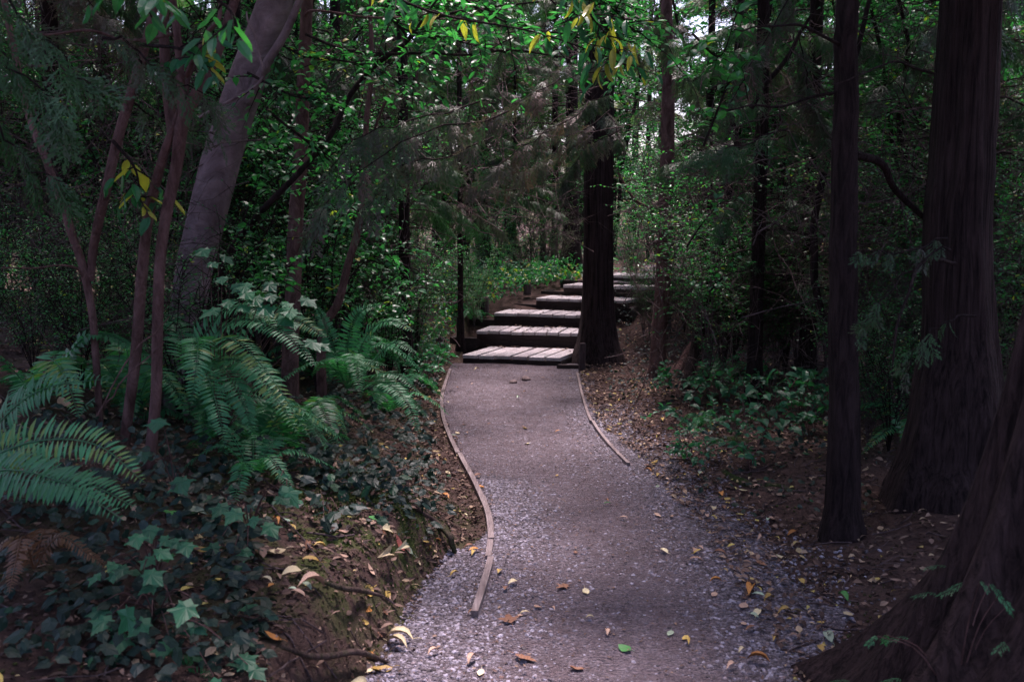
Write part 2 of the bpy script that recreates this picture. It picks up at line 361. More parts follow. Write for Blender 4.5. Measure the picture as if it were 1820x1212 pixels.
def leaf_T(w=.42, fold=.06, curl=0., n=4, asym=0):
    ys = np.linspace(0, 1, n + 2); prof = np.sin(np.pi * ys ** .8) ** .8; v = []; 
    for k, y in enumerate(ys):
        z = curl * (y - .5) ** 2 * 4 - curl
        v.append((asym * y * y, y, z - fold * .5))
        if 0 < k < n + 1:
            v.append((-w / 2 * prof[k] + asym * y * y, y, z + fold)); v.append((w / 2 * prof[k] + asym * y * y, y, z + fold))
    f3 = [(0, 1, 2), (0, 3, 1)]; f4 = []
    for k in range(1, n):
        a = 1 + (k - 1) * 3; b = a + 3
        f4 += [(a, b, b + 1, a + 1), (a, a + 2, b + 2, b)]
    a = 1 + (n - 1) * 3; tip = 1 + n * 3
    f3 += [(a, tip, a + 1), (a, a + 2, tip)]
    v = np.array(v, float); return v, [f3] + ([f4] if f4 else [])
def lobed_T(lobes=5, curl=-.12, teeth=True, deep=.55):
    """palmate leaf: blade starts at the stalk (0,0) and fans out"""
    ang = np.radians(np.linspace(-125, 125, lobes)); L = np.interp(np.abs(ang), [0, math.radians(125)], [1., .5]) * .62
    c = np.array([0, .38]); out = []
    for k in range(lobes):
        a = ang[k]
        if teeth:
            for da, q in ((-.26, .70), (-.2, .80), (-.12, .80), (-.09, .90), (0, 1), (.09, .90), (.12, .80), (.2, .80), (.26, .70)): out.append((a + da, L[k] * q))
        else:
            for da, q in ((-.2, .8), (0, 1), (.2, .8)): out.append((a + da, L[k] * q))
        if k < lobes - 1: out.append(((ang[k] + ang[k + 1]) / 2, deep * (L[k] + L[k + 1]) / 2))
    out.append((math.pi, .34))
    P = [(c[0] + q * math.sin(a), c[1] + q * math.cos(a)) for a, q in out]
    v = [(c[0], c[1], .0)] + [(x, y, curl * ((x - c[0]) ** 2 + (y - c[1]) ** 2) * 2 + .035 * math.cos(2 * math.pi * (math.atan2(x - c[0], y - c[1]) / math.radians(250) * (lobes - 1) + .5)) * -1 + .02 * math.sin(9 * x + 5 * y)) for x, y in P]
    n = len(P); return np.array(v), [[(0, 1 + k, 1 + (k + 1) % n) for k in range(n)]]
T_leaf = leaf_T(); T_leaf2 = leaf_T(.55, .05, -.12, 3); T_long = leaf_T(.3, .04, -.1, 4); T_small = leaf_T(.5, .05, 0, 2)
T_lob = lobed_T(5, -.18, True, .66); T_ivy = lobed_T(3, -.16, False, .74)
# leaf litter
mb = MB(); r = np.random.default_rng(5)
def lit(n, x, y, s0, s1, rr, up=.5):
    z = terrain(x, y) + .008 + .012 * r.random(n); th = r.uniform(0, 6.28, n)
    d = np.stack([np.cos(th), np.sin(th), r.normal(0, .25, n)], -1); nn = np.stack([r.normal(0, up, n), r.normal(0, up, n), np.ones(n)], -1)
    T = leaf_T(r.uniform(.3, .6), .05, r.uniform(-.25, .2), 2)
    scatter(mb, T, np.stack([x, y, z], -1), d, nn, r.uniform(s0, s1, n), rr)
for k in range(10):
    n = 1300; y = 2.3 + 10 * r.random(n); x = xl(y) - .05 - 3.6 * r.random(n) ** 1.3; lit(n, x, y, .015, .06, r.random(n) ** 1.5 * .97)
    n = 1700; y = 2.3 + 11 * r.random(n); x = xr(y) + .02 + 4.5 * r.random(n) ** 1.5; lit(n, x, y, .015, .055, r.random(n) ** 1.4 * .98)
    n = 200; y = 2.5 + 9 * r.random(n) ** 1.2; x = xl(y) + (xr(y) - xl(y)) * r.random(n); lit(n, x, y, .008, .025, r.random(n) * .8, .2)
    n = 800; y = 12 + 16 * r.random(n); x = r.uniform(-6, 8, n); ok = ~((y < 15.4) & (x > -.7) & (x < 2.3)); lit(int(ok.sum()), x[ok], y[ok], .03, .08, .4 + .6 * r.random(int(ok.sum())))
for k in range(4):
    n = 1500; y = 2.6 + 3.6 * r.random(n); x = xl(y) + .02 - 1.6 * r.random(n); lit(n, x, y, .008, .03, r.random(n) ** 1.6 * .85, .7)
for (ax, ay), (bx_, by), h_, dep_ in [((-.585, 11.60), (.56, 11.30), .10, .86), ((-.45, 12.55), (.86, 12.22), .28, .62), ((-.25, 13.42), (1.15, 12.95), .43, .62), ((.33, 14.1), (1.55, 13.55), .58, .6), ((.74, 14.6), (1.9, 14.05), .73, .6), ((1.05, 15.1), (2.35, 14.5), .86, .8)]:
    n = 50; s_ = r.random(n); q_ = dep_ * np.where(r.random(n) < (.95 if h_ < .2 else .6), 1 - .22 * r.random(n) ** 1.5, r.random(n)); e_ = np.array([bx_ - ax, by - ay]); L_ = np.hypot(*e_); q2 = np.array([-e_[1], e_[0]]) / L_
    p_ = np.array([ax, ay]) + e_ * s_[:, None] + q2 * q_[:, None]; th = r.uniform(0, 6.28, n); d_ = np.stack([np.cos(th), np.sin(th), r.normal(0, .2, n)], -1)
    scatter(mb, leaf_T(.5, .05, .1, 2), np.column_stack([p_, np.full(n, h_ + .008) + .01 * r.random(n)]), d_, np.stack([r.normal(0, .4, n), r.normal(0, .4, n), np.ones(n)], -1), r.uniform(.015, .06, n), r.random(n) * .9)
tag(mb.build('leaf_litter', M['litter']), 'thin brown and tan litter of small leaf scraps over the forest soil', 'leaf litter', kind='stuff')
mb = MB()
def f_bank(r, n): y = 2.5 + 8.5 * r.random(n) ** 1.4; return xl(y) + .02 - 1.5 * r.random(n) ** 1.3, y
def f_rbank(r, n): y = 2.5 + 8.5 * r.random(n) ** 1.4; return xr(y) + 2.2 * r.random(n), y
for k in range(3): strew(5000, f_bank, (.004, .018), 140 + k); strew(4500, f_rbank, (.004, .02), 150 + k)
tag(mb.build('soil_crumbs', M['soil']), 'crumbs and clods of dark soil over the bank and verge', 'soil', kind='stuff')
mb = MB(); r = np.random.default_rng(15)
for k in range(1500):
    y = 2.3 + 10 * r.random(); x = xl(y) - .05 - 3 * r.random() if r.random() < .4 else xr(y) + .08 + 3.6 * r.random() ** 1.3
    l = r.uniform(.04, .28); a = r.uniform(0, 6.28); u = np.linspace(-.5, .5, 4); P = np.stack([x + l * u * math.cos(a), y + l * u * math.sin(a), u * 0], -1); P[:, :2] += r.normal(0, .008, (4, 2)); P[:, 2] = terrain(P[:, 0], P[:, 1]) + .006 + r.random(4) * .012
    tube(mb, P, r.uniform(.0015, .005), 4, cap=False)
tag(mb.build('fallen_twigs', M['twig']), 'many small broken twigs lying over the litter beside the path', 'twigs', kind='stuff')
# moss tufts on the bank
mb = MB(); n = 9000; x = -.62 + .28 * r.normal(0, 1, n); y = 4.75 + .5 * r.normal(0, 1, n)
k_ = (x < xl(y) - .03) & (fbm(x * 5, y * 5, 77, 3) > -.05); x = x[k_]; y = y[k_]; n = len(x)
scatter(mb, T_small, np.stack([x, y, terrain(x, y) - .002], -1), np.stack([r.normal(0, .6, n), r.normal(0, .6, n), np.ones(n)], -1), r.normal(0, 1, (n, 3)), r.uniform(.008, .02, n), r.random(n))
tag(mb.build('moss', M['moss']), 'green moss over the crest of the soil bank beside the gravel', 'moss', kind='stuff')

# ------------------------------------------------------------------ timber steps
def board(mb, P, h, th, r=.5, m=0, bev=.006):
    """P: 4 ground-plan corners ccw (front-left, front-right, back-right, back-left); top at h, thickness th"""
    P = np.asarray(P, float); c = P.mean(0); Q = c + (P - c) * (1 - bev / np.maximum(np.linalg.norm(P - c, axis=1, keepdims=True), 1e-6) * 1.4)
    v = [(*p, h - th) for p in P] + [(*p, h - bev) for p in P] + [(*p, h) for p in Q]
    f = [(0, 1, 5, 4), (1, 2, 6, 5), (2, 3, 7, 6), (3, 0, 4, 7), (4, 5, 9, 8), (5, 6, 10, 9), (6, 7, 11, 10), (7, 4, 8, 11), (8, 9, 10, 11), (3, 2, 1, 0)]
    mb.add(v, f, r, m, False)
st = tag(empty('wooden_steps', (0, 11.4, 0)), 'weathered plank steps climbing and turning right behind the big cedar', 'steps')
TR = [((-.585, 11.60), (.56, 11.30), .10, .86, 6, .10), ((-.45, 12.55), (.86, 12.22), .28, .62, 9, .045), ((-.25, 13.42), (1.15, 12.95), .43, .62, 9, .045),
      ((.33, 14.1), (1.55, 13.55), .58, .6, 8, .045), ((.74, 14.6), (1.9, 14.05), .73, .6, 8, .045), ((1.05, 15.1), (2.35, 14.5), .86, .8, 9, .045)]
rr = random.Random(3)
for k, (a, b, h, dep, nb, th) in enumerate(TR):
    a = np.array(a); b = np.array(b); e = (b - a); L = np.linalg.norm(e); e = e / L; q = np.array([-e[1], e[0]]); q = norm(q + np.array([.12, 0]) * (k == 0))
    mb = MB()
    for i in range(nb):
        gp_ = .015 if k == 0 else .010; s0 = L * i / nb + gp_; s1 = L * (i + 1) / nb - gp_; j0 = rr.uniform(-.012, .012); j1 = rr.uniform(-.02, .02)
        P = [a + e * s0 + q * j0, a + e * s1 + q * j0, a + e * s1 + q * (dep + j1), a + e * s0 + q * (dep + j1)]
        board(mb, P, h + rr.uniform(-.004, .004), .04, rr.random())
    o = mb.build('tread', M['plank'], st, (0, 11.4, 0))
    mb = MB(); z0 = terrain(np.array([a[0]]), np.array([a[1]]))[0] - .35
    bx = lambda s0, s1, q0, q1, hh, t_: board(mb, [a + e * s0 + q * q0, a + e * s1 + q * q0, a + e * s1 + q * q1, a + e * s0 + q * q1], hh, t_, rr.random())
    if k == 0:
        bx(.01, L - .01, .012, dep - .01, h - .042, .25); mb2 = mb
    else:
        bx(.005, L - .005, .015, .075, h - .042, .055)
        bx(-.36, L + .05, .03, .09, h - .10, .12); bx(-.34, L + .03, .035, .095, h - .222, .25)
        bx(-.36, -.30, .092, dep, h - .10, .3); bx(L - .01, L + .05, .092, dep, h - .10, .3)
    mb.build('riser_timber', M['timber'], st, (0, 11.4, 0))
mb = MB(); board(mb, [(.50, 11.13), (.86, 11.05), (.88, 11.11), (.52, 11.19)], .045, .2, .9)
mb.build('kerb_timber', M['timber'], st, (0, 11.4, 0))
# litter-free landing ground is terrain; posts
def post(px, y, ztop, rad, label, lean=0.):
    x = (px - 910) / F * y; z = tz(x, y) - .08; t = empty('wooden_post', (x, y, z)); tag(t, label, 'post', 'short round posts beside the steps')
    mb = MB(); h = ztop - z; P = np.array([[lean * u * h, 0, u * h] for u in np.linspace(0, 1, 8)])
    Rr = np.full(8, rad); Rr[-1] *= .93; tube(mb, P, Rr, 14, .1, 5, seed=int(px)); mb.build('shaft', M['post'], t)
    mb = MB(); tube(mb, [[lean * h, 0, h - .006], [lean * h, 0, h + .008]], [rad * .88, rad * .84], 12, .06, 5, seed=3); mb.build('sawn_top', M['post'], t)
post(1035, 10.95, .30, .038, 'thin upright post at the right end of the lowest step by the big cedar', .03)
post(781, 12.0, .25, .055, 'low thick bluish post left of the lowest step', 0)
post(818, 12.75, .43, .05, 'dark round post left of the second step beneath the thin tree', 0)
post(862, 13.75, .60, .055, 'dark round post left of the third step', -.02)
post(937, 14.55, .74, .055, 'round post left of the fourth step in front of green shrubs', 0)
# ------------------------------------------------------------------ path edging
def edging(pts, w_, h_, label, up=.03, seed=0):
    P = resample([W(px, py, 1.0) for px, py in pts], 60)  # placeholder directions
    G = []
    for px, py in pts:
        r_ = ray(px, py); t_ = (up - CAMZ) / r_[2]; G.append((r_[0] * t_, r_[1] * t_))
    G = np.array(G); G3 = np.column_stack([G, np.zeros(len(G))]); Q = resample(G3, 46)[:, :2]
    c = np.append(Q[0], 0); t = tag(empty('path_edging', tuple(c)), label, 'path edging', 'bent boards edging the path')
    for s in range(2):
        k0, k1 = (0, 24) if s == 0 else (23, 46)
        q = Q[k0:k1] + (.012 if s else 0) * np.array([1, 0]); T = norm(np.gradient(q, axis=0)); Nn = np.stack([-T[:, 1], T[:, 0]], -1)
        mb = MB(); n = len(q); ww = w_ * (1 + .12 * vnoise(np.arange(n) * .3, np.zeros(n), seed + s))[:, None]
        z = terrain(q[:, 0], q[:, 1], False); zt = np.full(n, up) + .005 * vnoise(np.arange(n) * .25, np.ones(n), seed)
        a = q - Nn * ww / 2; b = q + Nn * ww / 2; v = np.concatenate([np.column_stack([a, z - .06]), np.column_stack([a, zt]), np.column_stack([b, zt]), np.column_stack([b, z - .06])])
        i = np.arange(n - 1); f = np.concatenate([np.stack([i + u * n, i + 1 + u * n, i + 1 + (u + 1) * n, i + (u + 1) * n], -1) for u in range(3)])
        mb.add(v, f, .3 + .5 * s, 0, False); mb.add(v[[0, n, 2 * n, 3 * n]], [(0, 1, 2, 3)], .3); mb.add(v[[n - 1, 2 * n - 1, 3 * n - 1, 4 * n - 1]], [(3, 2, 1, 0)], .3)
        mb.build('board', M['edging'], t, c)
edging([(800, 655), (786, 700), (789, 745), (812, 800), (838, 850), (862, 905), (869, 955)], .03, .05, 'long grey bent board edging the left side of the path', .035, 1)
edging([(858, 880), (872, 930), (868, 985), (856, 1030), (838, 1085)], .03, .04, 'near reddish board end breaking up over the gravel at the left path edge', .03, 5)
edging([(1026, 662), (1036, 705), (1050, 745), (1078, 785), (1114, 822)], .022, .04, 'thin grey bent board edging the right side of the path', .03, 9)

# ------------------------------------------------------------------ plants: generators
def spray_T(nb=9, sub=3, wid=.016, seed=1, droop=.25):
    r = np.random.default_rng(seed); v = []; f4 = []; f3 = []
    def blade(p, d, L, w_):
        d = d / np.linalg.norm(d); s = np.array([d[1], -d[0], 0]); k = len(v)
        v.extend([p, p + d * L * .4 + s * w_, p + d * L, p + d * L * .4 - s * w_]); f4.append((k, k + 1, k + 2, k + 3))
    blade(np.zeros(3), np.array([0, 1., 0]), 1.0, wid * .6)
    for i in range(nb):
        y = .06 + .86 * (i / nb)
        for sg in (-1, 1):
            if r.random() < .14: continue
            L = .42 * r.uniform(.7, 1.15) * (math.sin(math.pi * (y * .85 + .12)) ** .7) * r.uniform(.75, 1.15); a = math.radians(r.uniform(38, 55)) * sg
            d = np.array([math.sin(a), math.cos(a), -.1]); p = np.array([0, y, 0.])
            blade(p, d, L, wid)
            for j in range(sub):
                u = (j + 1) / (sub + 1)
                for s2 in (-1, 1):
                    a2 = a + s2 * math.radians(32); blade(p + d * L * u, np.array([math.sin(a2), math.cos(a2), -.08]), L * .38 * (1.15 - u), wid * .75)
    v = np.array(v); v[:, 2] -= droop * (v[:, 1] ** 2 + v[:, 0] ** 2); return v, [f4]
SPR = [spray_T(8, 2, .019, s, .5) for s in (1, 2)]; SPRF = [spray_T(6, 1, .035, s, .3) for s in (3, 4)]
def cedar_limbs(mbw, mbl, base_fn, zs, Lf, r, T, ssize, nspray, dead=0., elev=(.05, .3), az=None, weep=.45):
    for z in zs:
        p0, R0 = base_fn(z); a = r.uniform(0, 6.283) if az is None else az(r); L = Lf(z) * r.uniform(.65, 1.2)
        o = np.array([math.cos(a), math.sin(a), 0]); u = np.linspace(0, 1, 9)[:, None]; el = r.uniform(*elev)
        P = p0 + o * L * u * (1 - .1 * u) + np.array([0, 0, 1]) * L * (el * u - (el + r.uniform(.25, .5)) * u ** 2 + .15 * u ** 4)
        P = P + r.normal(0, .02 * L, P.shape) * u
        tube(mbw, P, R0 * .09 * (1 - .85 * u[:, 0]) + .002, 5, r=.5, m=0, cap=False)
        n = int(nspray * L)
        if dead > r.random():
            for q in range(int(6 * L)):
                k = r.integers(2, 8); d = norm(o * .6 + r.normal(0, .6, 3)); l_ = r.uniform(.1, .45) * L * .4
                w_ = np.linspace(0, 1, 5)[:, None]; tube(mbw, P[k] + d * l_ * w_ - np.array([0, 0, .3]) * l_ * w_ ** 2, .004 * (1.2 - w_[:, 0]), 3, cap=False)
            continue
        t = r.uniform(.18, 1, n) ** .8; k = t * 8; i = np.minimum(k.astype(int), 7); fr = (k - i)[:, None]; pos = P[i] * (1 - fr) + P[i + 1] * fr
        tan = norm(P[i + 1] - P[i]); sgn = np.where(r.random(n) < .5, -1, 1)[:, None]; side = np.cross(tan, [0, 0, 1.]) * sgn
        d = tan * r.uniform(.2, .9, (n, 1)) + side * r.uniform(.4, 1., (n, 1)) + np.array([0, 0, -1]) * r.uniform(.0, weep * 2, (n, 1)) + r.normal(0, .15, (n, 3))
        nn = np.array([0, 0, 1.]) + r.normal(0, .35, (n, 3)) + side * .2
        tint = np.clip(r.beta(1.6, 2.6) + r.normal(0, .12, n), 0, 1)
        h = n // 2
        scatter(mbl, T[0], pos[:h], d[:h], nn[:h], r.uniform(.6, 1.2, h) * ssize, tint[:h], 1 if mbl is mbw else 0)
        scatter(mbl, T[1], pos[h:], d[h:], nn[h:], r.uniform(.6, 1.2, n - h) * ssize, tint[h:], 1 if mbl is mbw else 0)
def shade_canopy(mb, c, rx, rz, n, r, size=.3, p=.45):
    """upper crown: mostly unseen leaf clumps added for shade, uneven outline"""
    k = max(8, n // 60); cc = norm(r.normal(0, 1, (k, 3))) * r.random((k, 1)) ** p * np.array([rx, rx, rz])
    i = r.integers(0, k, n); P = c + cc[i] + r.normal(0, .16 * rx, (n, 3)) * np.array([1, 1, .6])
    scatter(mb, T_small, P, r.normal(0, 1, (n, 3)), r.normal(0, 1, (n, 3)) + np.array([0, 0, 1.5]), r.uniform(.6, 1.3, n) * size, r.random(n) * .8)
def straight(z1, x0, lean=(0, 0), R0=.2, R1=.1, seed=0, z0=-.2):
    """returns base_fn(z) along a slightly wandering stem"""
    zz = np.linspace(z0, z1, 60); u = (zz - z0) / (z1 - z0)
    Px = lean[0] * u * z1 + .12 * vnoise(zz * .35, zz * 0, seed) * min(1, R0 * 6); Py = lean[1] * u * z1 + .12 * vnoise(zz * .35, zz * 0 + 5, seed + 1) * min(1, R0 * 6)
    Px -= Px[2]; Py -= Py[2]
    Rr = R0 + (R1 - R0) * u
    def fn(z): return np.array([np.interp(z, zz, Px), np.interp(z, zz, Py), z]), float(np.interp(z, zz, Rr))
    return fn, np.stack([Px, Py, zz], -1), Rr
def conifer(name, seed, H, R0, flare, zlo, zhi, nl, Lf, T, ssize, nspray, bark, leaf, dead=.1, canopy_n=900, cz=(5, 3.2), crx=1.7, seg=20, lean=(0, 0), az=None, deadlow=0, weep=.45, elev=(.05, .3)):
    r = np.random.default_rng(seed); fn, P, Rr = straight(H, 0, lean, R0, R0 * .45, seed)
    zz = P[:, 2]; Rr = Rr + flare * np.exp(-np.clip(zz, 0, 9) / .28)
    Q = resample(P, int(H / .09)) if seg > 16 else P; Rq = np.interp(Q[:, 2], zz, Rr)
    t = empty(name); mb = MB(); tube(mb, Q, Rq, seg, .24 if seg > 16 else .12, 16 if seg > 16 else 8, seed=seed, zf=.7); mb.build('trunk', bark, t)
    mw = MB(); ml = MB()
    cedar_limbs(mw, ml, fn, r.uniform(zlo, zhi, nl), Lf, r, T, ssize, nspray, dead, elev, az, weep)
    if deadlow: cedar_limbs(mw, ml, fn, r.uniform(.6, zlo + .5, deadlow), lambda z: Lf(z) * .8, r, T, ssize, 0, 2.)
    if canopy_n: shade_canopy(ml, np.array([lean[0] * H * .8, lean[1] * H * .8, cz[0] + cz[1]]), crx, cz[1], canopy_n, r)
    mw.build('branches', M['dark_bark'], t); ml.build('crown', leaf, t)
    return t
def shrub(name, seed, h, nstem, spreadr, T, size, ntwig, leafmat, stemmat=None, lpt=9, stems=None, R=.012, droop=.25, jit=.0, leafup=.5, twl=.35, loc=(0, 0, 0), t0=.25, hang=0.):
    r = np.random.default_rng(seed); t = empty(name, loc); mw = MB(); ml = MB()
    S = []
    if stems is None:
        for k in range(nstem):
            a = r.uniform(0, 6.283); o = np.array([math.cos(a), math.sin(a), 0]); s = spreadr * r.uniform(.4, 1); hh = h * r.uniform(.65, 1.05); u = np.linspace(0, 1, 10)[:, None]
            S.append(np.array([0, 0, -.05]) + o * s * u ** 1.5 + np.array([0, 0, hh]) * (u * 1.15 - .18 * u ** 3) + r.normal(0, .02 * h, (10, 3)) * u)
    else: S = [resample(np.asarray(s, float) - np.asarray(loc, float), 16) for s in stems]
    for s in S:
        n = len(s); RR = R if np.isscalar(R) else R[0]
        tube(mw, s, np.linspace(RR, RR * .3, n), 7, cap=False)
        c = s.mean(0)
        for q in range(ntwig):
            u = t0 + (1 - t0) * r.random(); i = int(u * (n - 1)); i = min(i, n - 2); p = s[i] + (s[i + 1] - s[i]) * r.random()
            d = norm(r.normal(0, 1, 3) * np.array([1, 1, .5]) + np.array([0, 0, .25]) + norm(s[i + 1] - s[i]) * .6); L = twl * r.uniform(.5, 1.4); w_ = np.linspace(0, 1, 6)[:, None]
            P = p + d * L * w_ + np.array([0, 0, -droop]) * L * w_ ** 2 + r.normal(0, .02 * L, (6, 3)) * w_
            tube(mw, P, .0035 * (1.2 - w_[:, 0]) * (1 + h * .1), 3, cap=False)
            m_ = lpt; uu = (np.arange(m_) + .5 + r.random(m_) * .5) / (m_ + .5) * 4.99; i = uu.astype(int); fr = (uu - i)[:, None]; pos = P[i] * (1 - fr) + P[i + 1] * fr
            tan = norm(P[i + 1] - P[i]); sg = np.where(np.arange(m_) % 2, 1, -1)[:, None]; side = norm(np.cross(tan, [0, 0, 1.])) * sg
            dd = side + tan * .6 + np.array([0, 0, -.25 - hang]) + r.normal(0, .3, (m_, 3)); nn = np.array([0, 0, 1.]) * leafup * 2 + r.normal(0, .45, (m_, 3))
            scatter(ml, T, pos, dd, nn, r.uniform(.6, 1.2, m_) * size, np.clip(r.random(m_) * .75 + r.random() * .25, 0, 1))
    mw.build('stem', stemmat or M['dark_bark'], t); ml.build('foliage', leafmat, t)
    return t
def frond(mb, P, wmax, r, m=0, npair=34, tint=.5, upv=None):
    """sword-fern frond along a curve: rachis + paired narrow pinnae"""
    Q = resample(P, npair + 2); T = norm(np.gradient(Q, axis=0)); L = np.linalg.norm(np.diff(Q, axis=0), axis=1).sum()
    tube(mb, Q, np.linspace(.0035, .001, len(Q)), 4, r=.2, m=m, cap=False)
    i = np.arange(2, npair + 1); u = i / (npair + 1.); wid = wmax * np.minimum(1, (u / .12) ** .6) * (1 - u ** 2.2) ** .8 + .006
    up = norm(np.array([0, 0, 1.]) + r.normal(0, .12, 3)) if upv is None else upv
    Tp = leaf_T(.2, .01, -.06, 2, .06)
    for sg in (-1, 1):
        side = norm(np.cross(T[i], up)) * sg; n = len(i)
        d = side + T[i] * .28 + np.array([0, 0, -.18]) + r.normal(0, .07, (n, 3)); nn = np.cross(T[i], side) * -sg + r.normal(0, .15, (n, 3))
        nn = nn * np.sign((nn * up).sum(1, keepdims=True))
        scatter(mb, Tp, Q[i], d, nn, wid * r.uniform(.85, 1.1, n), np.clip(tint + r.normal(0, .12, n), 0, 1), m)
def fern(loc, label, fronds=None, n=9, L=.7, seed=0, dry=0, name='sword_fern', w_=None, aim=None, up=None):
    r = np.random.default_rng(seed); loc = np.asarray(loc, float); t = tag(empty(name, tuple(loc)), label, 'fern', 'ferns on the forest floor')
    F_ = []
    if fronds:
        for f in fronds: F_.append(([np.asarray(p) - loc for p in f], up))
    for k in range(n):
        a = 6.283 * k / max(n, 1) + r.uniform(-.3, .3) if aim is None else r.normal(aim[0], aim[1]); o = np.array([math.cos(a), math.sin(a), 0]); l = L * r.uniform(.7, 1.15); b = r.uniform(.25, .9)
        F_.append(([np.zeros(3), o * l * .35 + np.array([0, 0, l * .5 * b + .05]), o * l * .72 + np.array([0, 0, l * .48 * b]), o * l + np.array([0, 0, l * (.3 * b - .15)])], None))
    for k, (P, uv) in enumerate(F_):
        mb = MB(); l = np.linalg.norm(np.diff(np.array(P), axis=0), axis=1).sum()
        frond(mb, P, w_ or l * .14, r, 0, int(22 + 22 * min(1, l)), r.uniform(.15, .95), None if uv is None else norm(np.array(uv) + r.normal(0, .1, 3))); mb.build('frond', M['fern'] if k >= dry else M['fern_dry'], t)
    return t
# ------------------------------------------------------------------ trees traced stem by stem (each at its own distance)
def stem(mb, pts, wid, seg=10, ridge=.1, n=None, seed=0, m=0, rf=8, zf=1.5, wob=0):
    P = np.array([W(*p) for p in pts]); rad = np.array([w_ / 2 * p[2] / F for w_, p in zip(wid, pts)])
    L = np.linalg.norm(np.diff(P, axis=0), axis=1); n = n or int(max(12, L.sum() / .06)); Q = resample(P, n)
    Rr = np.interp(np.linspace(0, 1, n), np.linspace(0, 1, len(rad)), rad)
    if wob: Q = Q + np.column_stack([wob * vnoise(np.arange(n) * .22, np.zeros(n), seed + i) for i in range(3)])
    tube(mb, Q, Rr, seg, ridge, rf, m, seed=seed, zf=zf); return Q, Rr
def root_pt(px, D, dz=-.12): x = (px - 910) / F * D; return (x, D, tz(x, D) + dz)
def pix_tree(name, label, cat, stems, bark, group=None, branches=(), leaves=None, seed=0, ridge=.1, seg=12, crown=None):
    b = np.array(W(*stems[0][0][0])); b[2] = min(b[2], tz(b[0], b[1])); t = tag(empty(name, tuple(b)), label, cat, group)
    mb = MB(); S = []
    for k, (pts, wid) in enumerate(stems):
        if k == 0:
            g = W(*pts[0]); gz = tz(g[0], g[1]) - .15
            if g[2] > gz + .02: # carry the stem into the soil
                py_g = 606; D = pts[0][2]; x0 = g[0]; r_ = (gz - CAMZ) / D; v = (r_ * cp - sp) / (cp + r_ * sp); pts = [(pts[0][0], 606 - v * F, D)] + list(pts); wid = [wid[0] * 1.15] + list(wid)
        S.append(stem(mb, pts, wid, seg, ridge, seed=seed + k * 7, wob=.012))
    mb.build('trunk', bark, t, b)
    if branches:
        for k, (pts, wid) in enumerate(branches):
            mb = MB(); stem(mb, pts, wid, 6, 0, seed=seed + 50 + k, wob=.02, n=26); mb.build('branch', bark, t, b)
    if crown:  # unseen leaf clumps, placed per tree to block light from above
        r = np.random.default_rng(seed); ml = MB()
        for (cx, cy, cz_, rx, rz, n, s) in crown: shade_canopy(ml, np.array([cx, cy, cz_]), rx, rz, n, r, s)
        ml.build('crown', M['leaf'], t, b)
    return t, b, S
pix_tree('leaning_maple', 'smooth mauve trunk leaning right behind the twisted stems', 'tree',
    [([(322, 640, 5.6), (345, 480, 5.6), (385, 310, 5.6), (430, 165, 5.6), (490, 0, 5.6), (570, -250, 5.6), (640, -600, 5.6), (700, -1000, 5.8)], [58, 64, 68, 64, 60, 54, 46, 40])], M['smooth_bark'],
    branches=[([(420, 215, 5.6), (452, 160, 5.5), (500, 70, 5.4), (540, -20, 5.3), (580, -150, 5.2)], [22, 18, 14, 12, 8]), ([(405, 240, 5.7), (440, 200, 5.9), (450, 130, 6.0), (520, -40, 6.2)], [26, 22, 18, 12]),
              ([(355, 210, 5.5), (458, 150, 5.2), (455, 80, 5.2), (440, 20, 5.2)], [5, 6, 5, 3])], seed=11, seg=22, ridge=.05,
    crown=[(-1.6, 5.4, 6.0, 1.3, 1.0, 1400, .2), (-1.7, 4.0, 5.0, .9, .7, 900, .18)])  # crown clumps out of view, kept full to shade the left bank
pix_tree('twisted_tree', 'dark twin stemmed tree twisting upward in front of the leaning mauve trunk', 'tree',
    [([(262, 850, 4.2), (276, 700, 4.2), (280, 560, 4.2), (290, 420, 4.2), (312, 300, 4.2), (325, 210, 4.2), (370, 130, 4.2), (402, 50, 4.2), (440, -80, 4.2), (500, -400, 4.3)], [20, 19, 19, 19, 20, 22, 18, 16, 14, 10]),
     ([(222, 800, 4.45), (240, 640, 4.45), (252, 500, 4.4), (264, 400, 4.35), (288, 290, 4.22), (312, 215, 4.2), (318, 190, 4.2)], [17, 18, 18, 17, 15, 11, 5]),
     ([(325, 215, 4.2), (322, 150, 4.2), (314, 60, 4.2), (300, -60, 4.2), (280, -400, 4.3)], [20, 14, 13, 12, 8]),
     ([(306, 240, 4.25), (296, 150, 4.3), (292, 40, 4.3), (296, -100, 4.3), (260, -300, 4.4)], [20, 17, 16, 14, 8])], M['red_bark'], seed=21, seg=14, ridge=.22,
    branches=[([(330, 140, 4.2), (350, 95, 4.1), (385, 40, 4.0), (395, -20, 4)], [9, 9, 8, 6]), ([(325, 200, 4.2), (345, 120, 4.3), (400, 60, 4.3)], [10, 8, 6]), ([(300, 60, 4.2), (230, 70, 4.0), (120, 55, 3.8), (0, 75, 3.6)], [7, 6, 5, 3])],
    crown=[(-1.15, 4.4, 4.0, .85, .6, 1900, .17), (-1.9, 3.8, 3.8, .8, .6, 1100, .17)])  # low crown clumps added above the view to darken the near bank
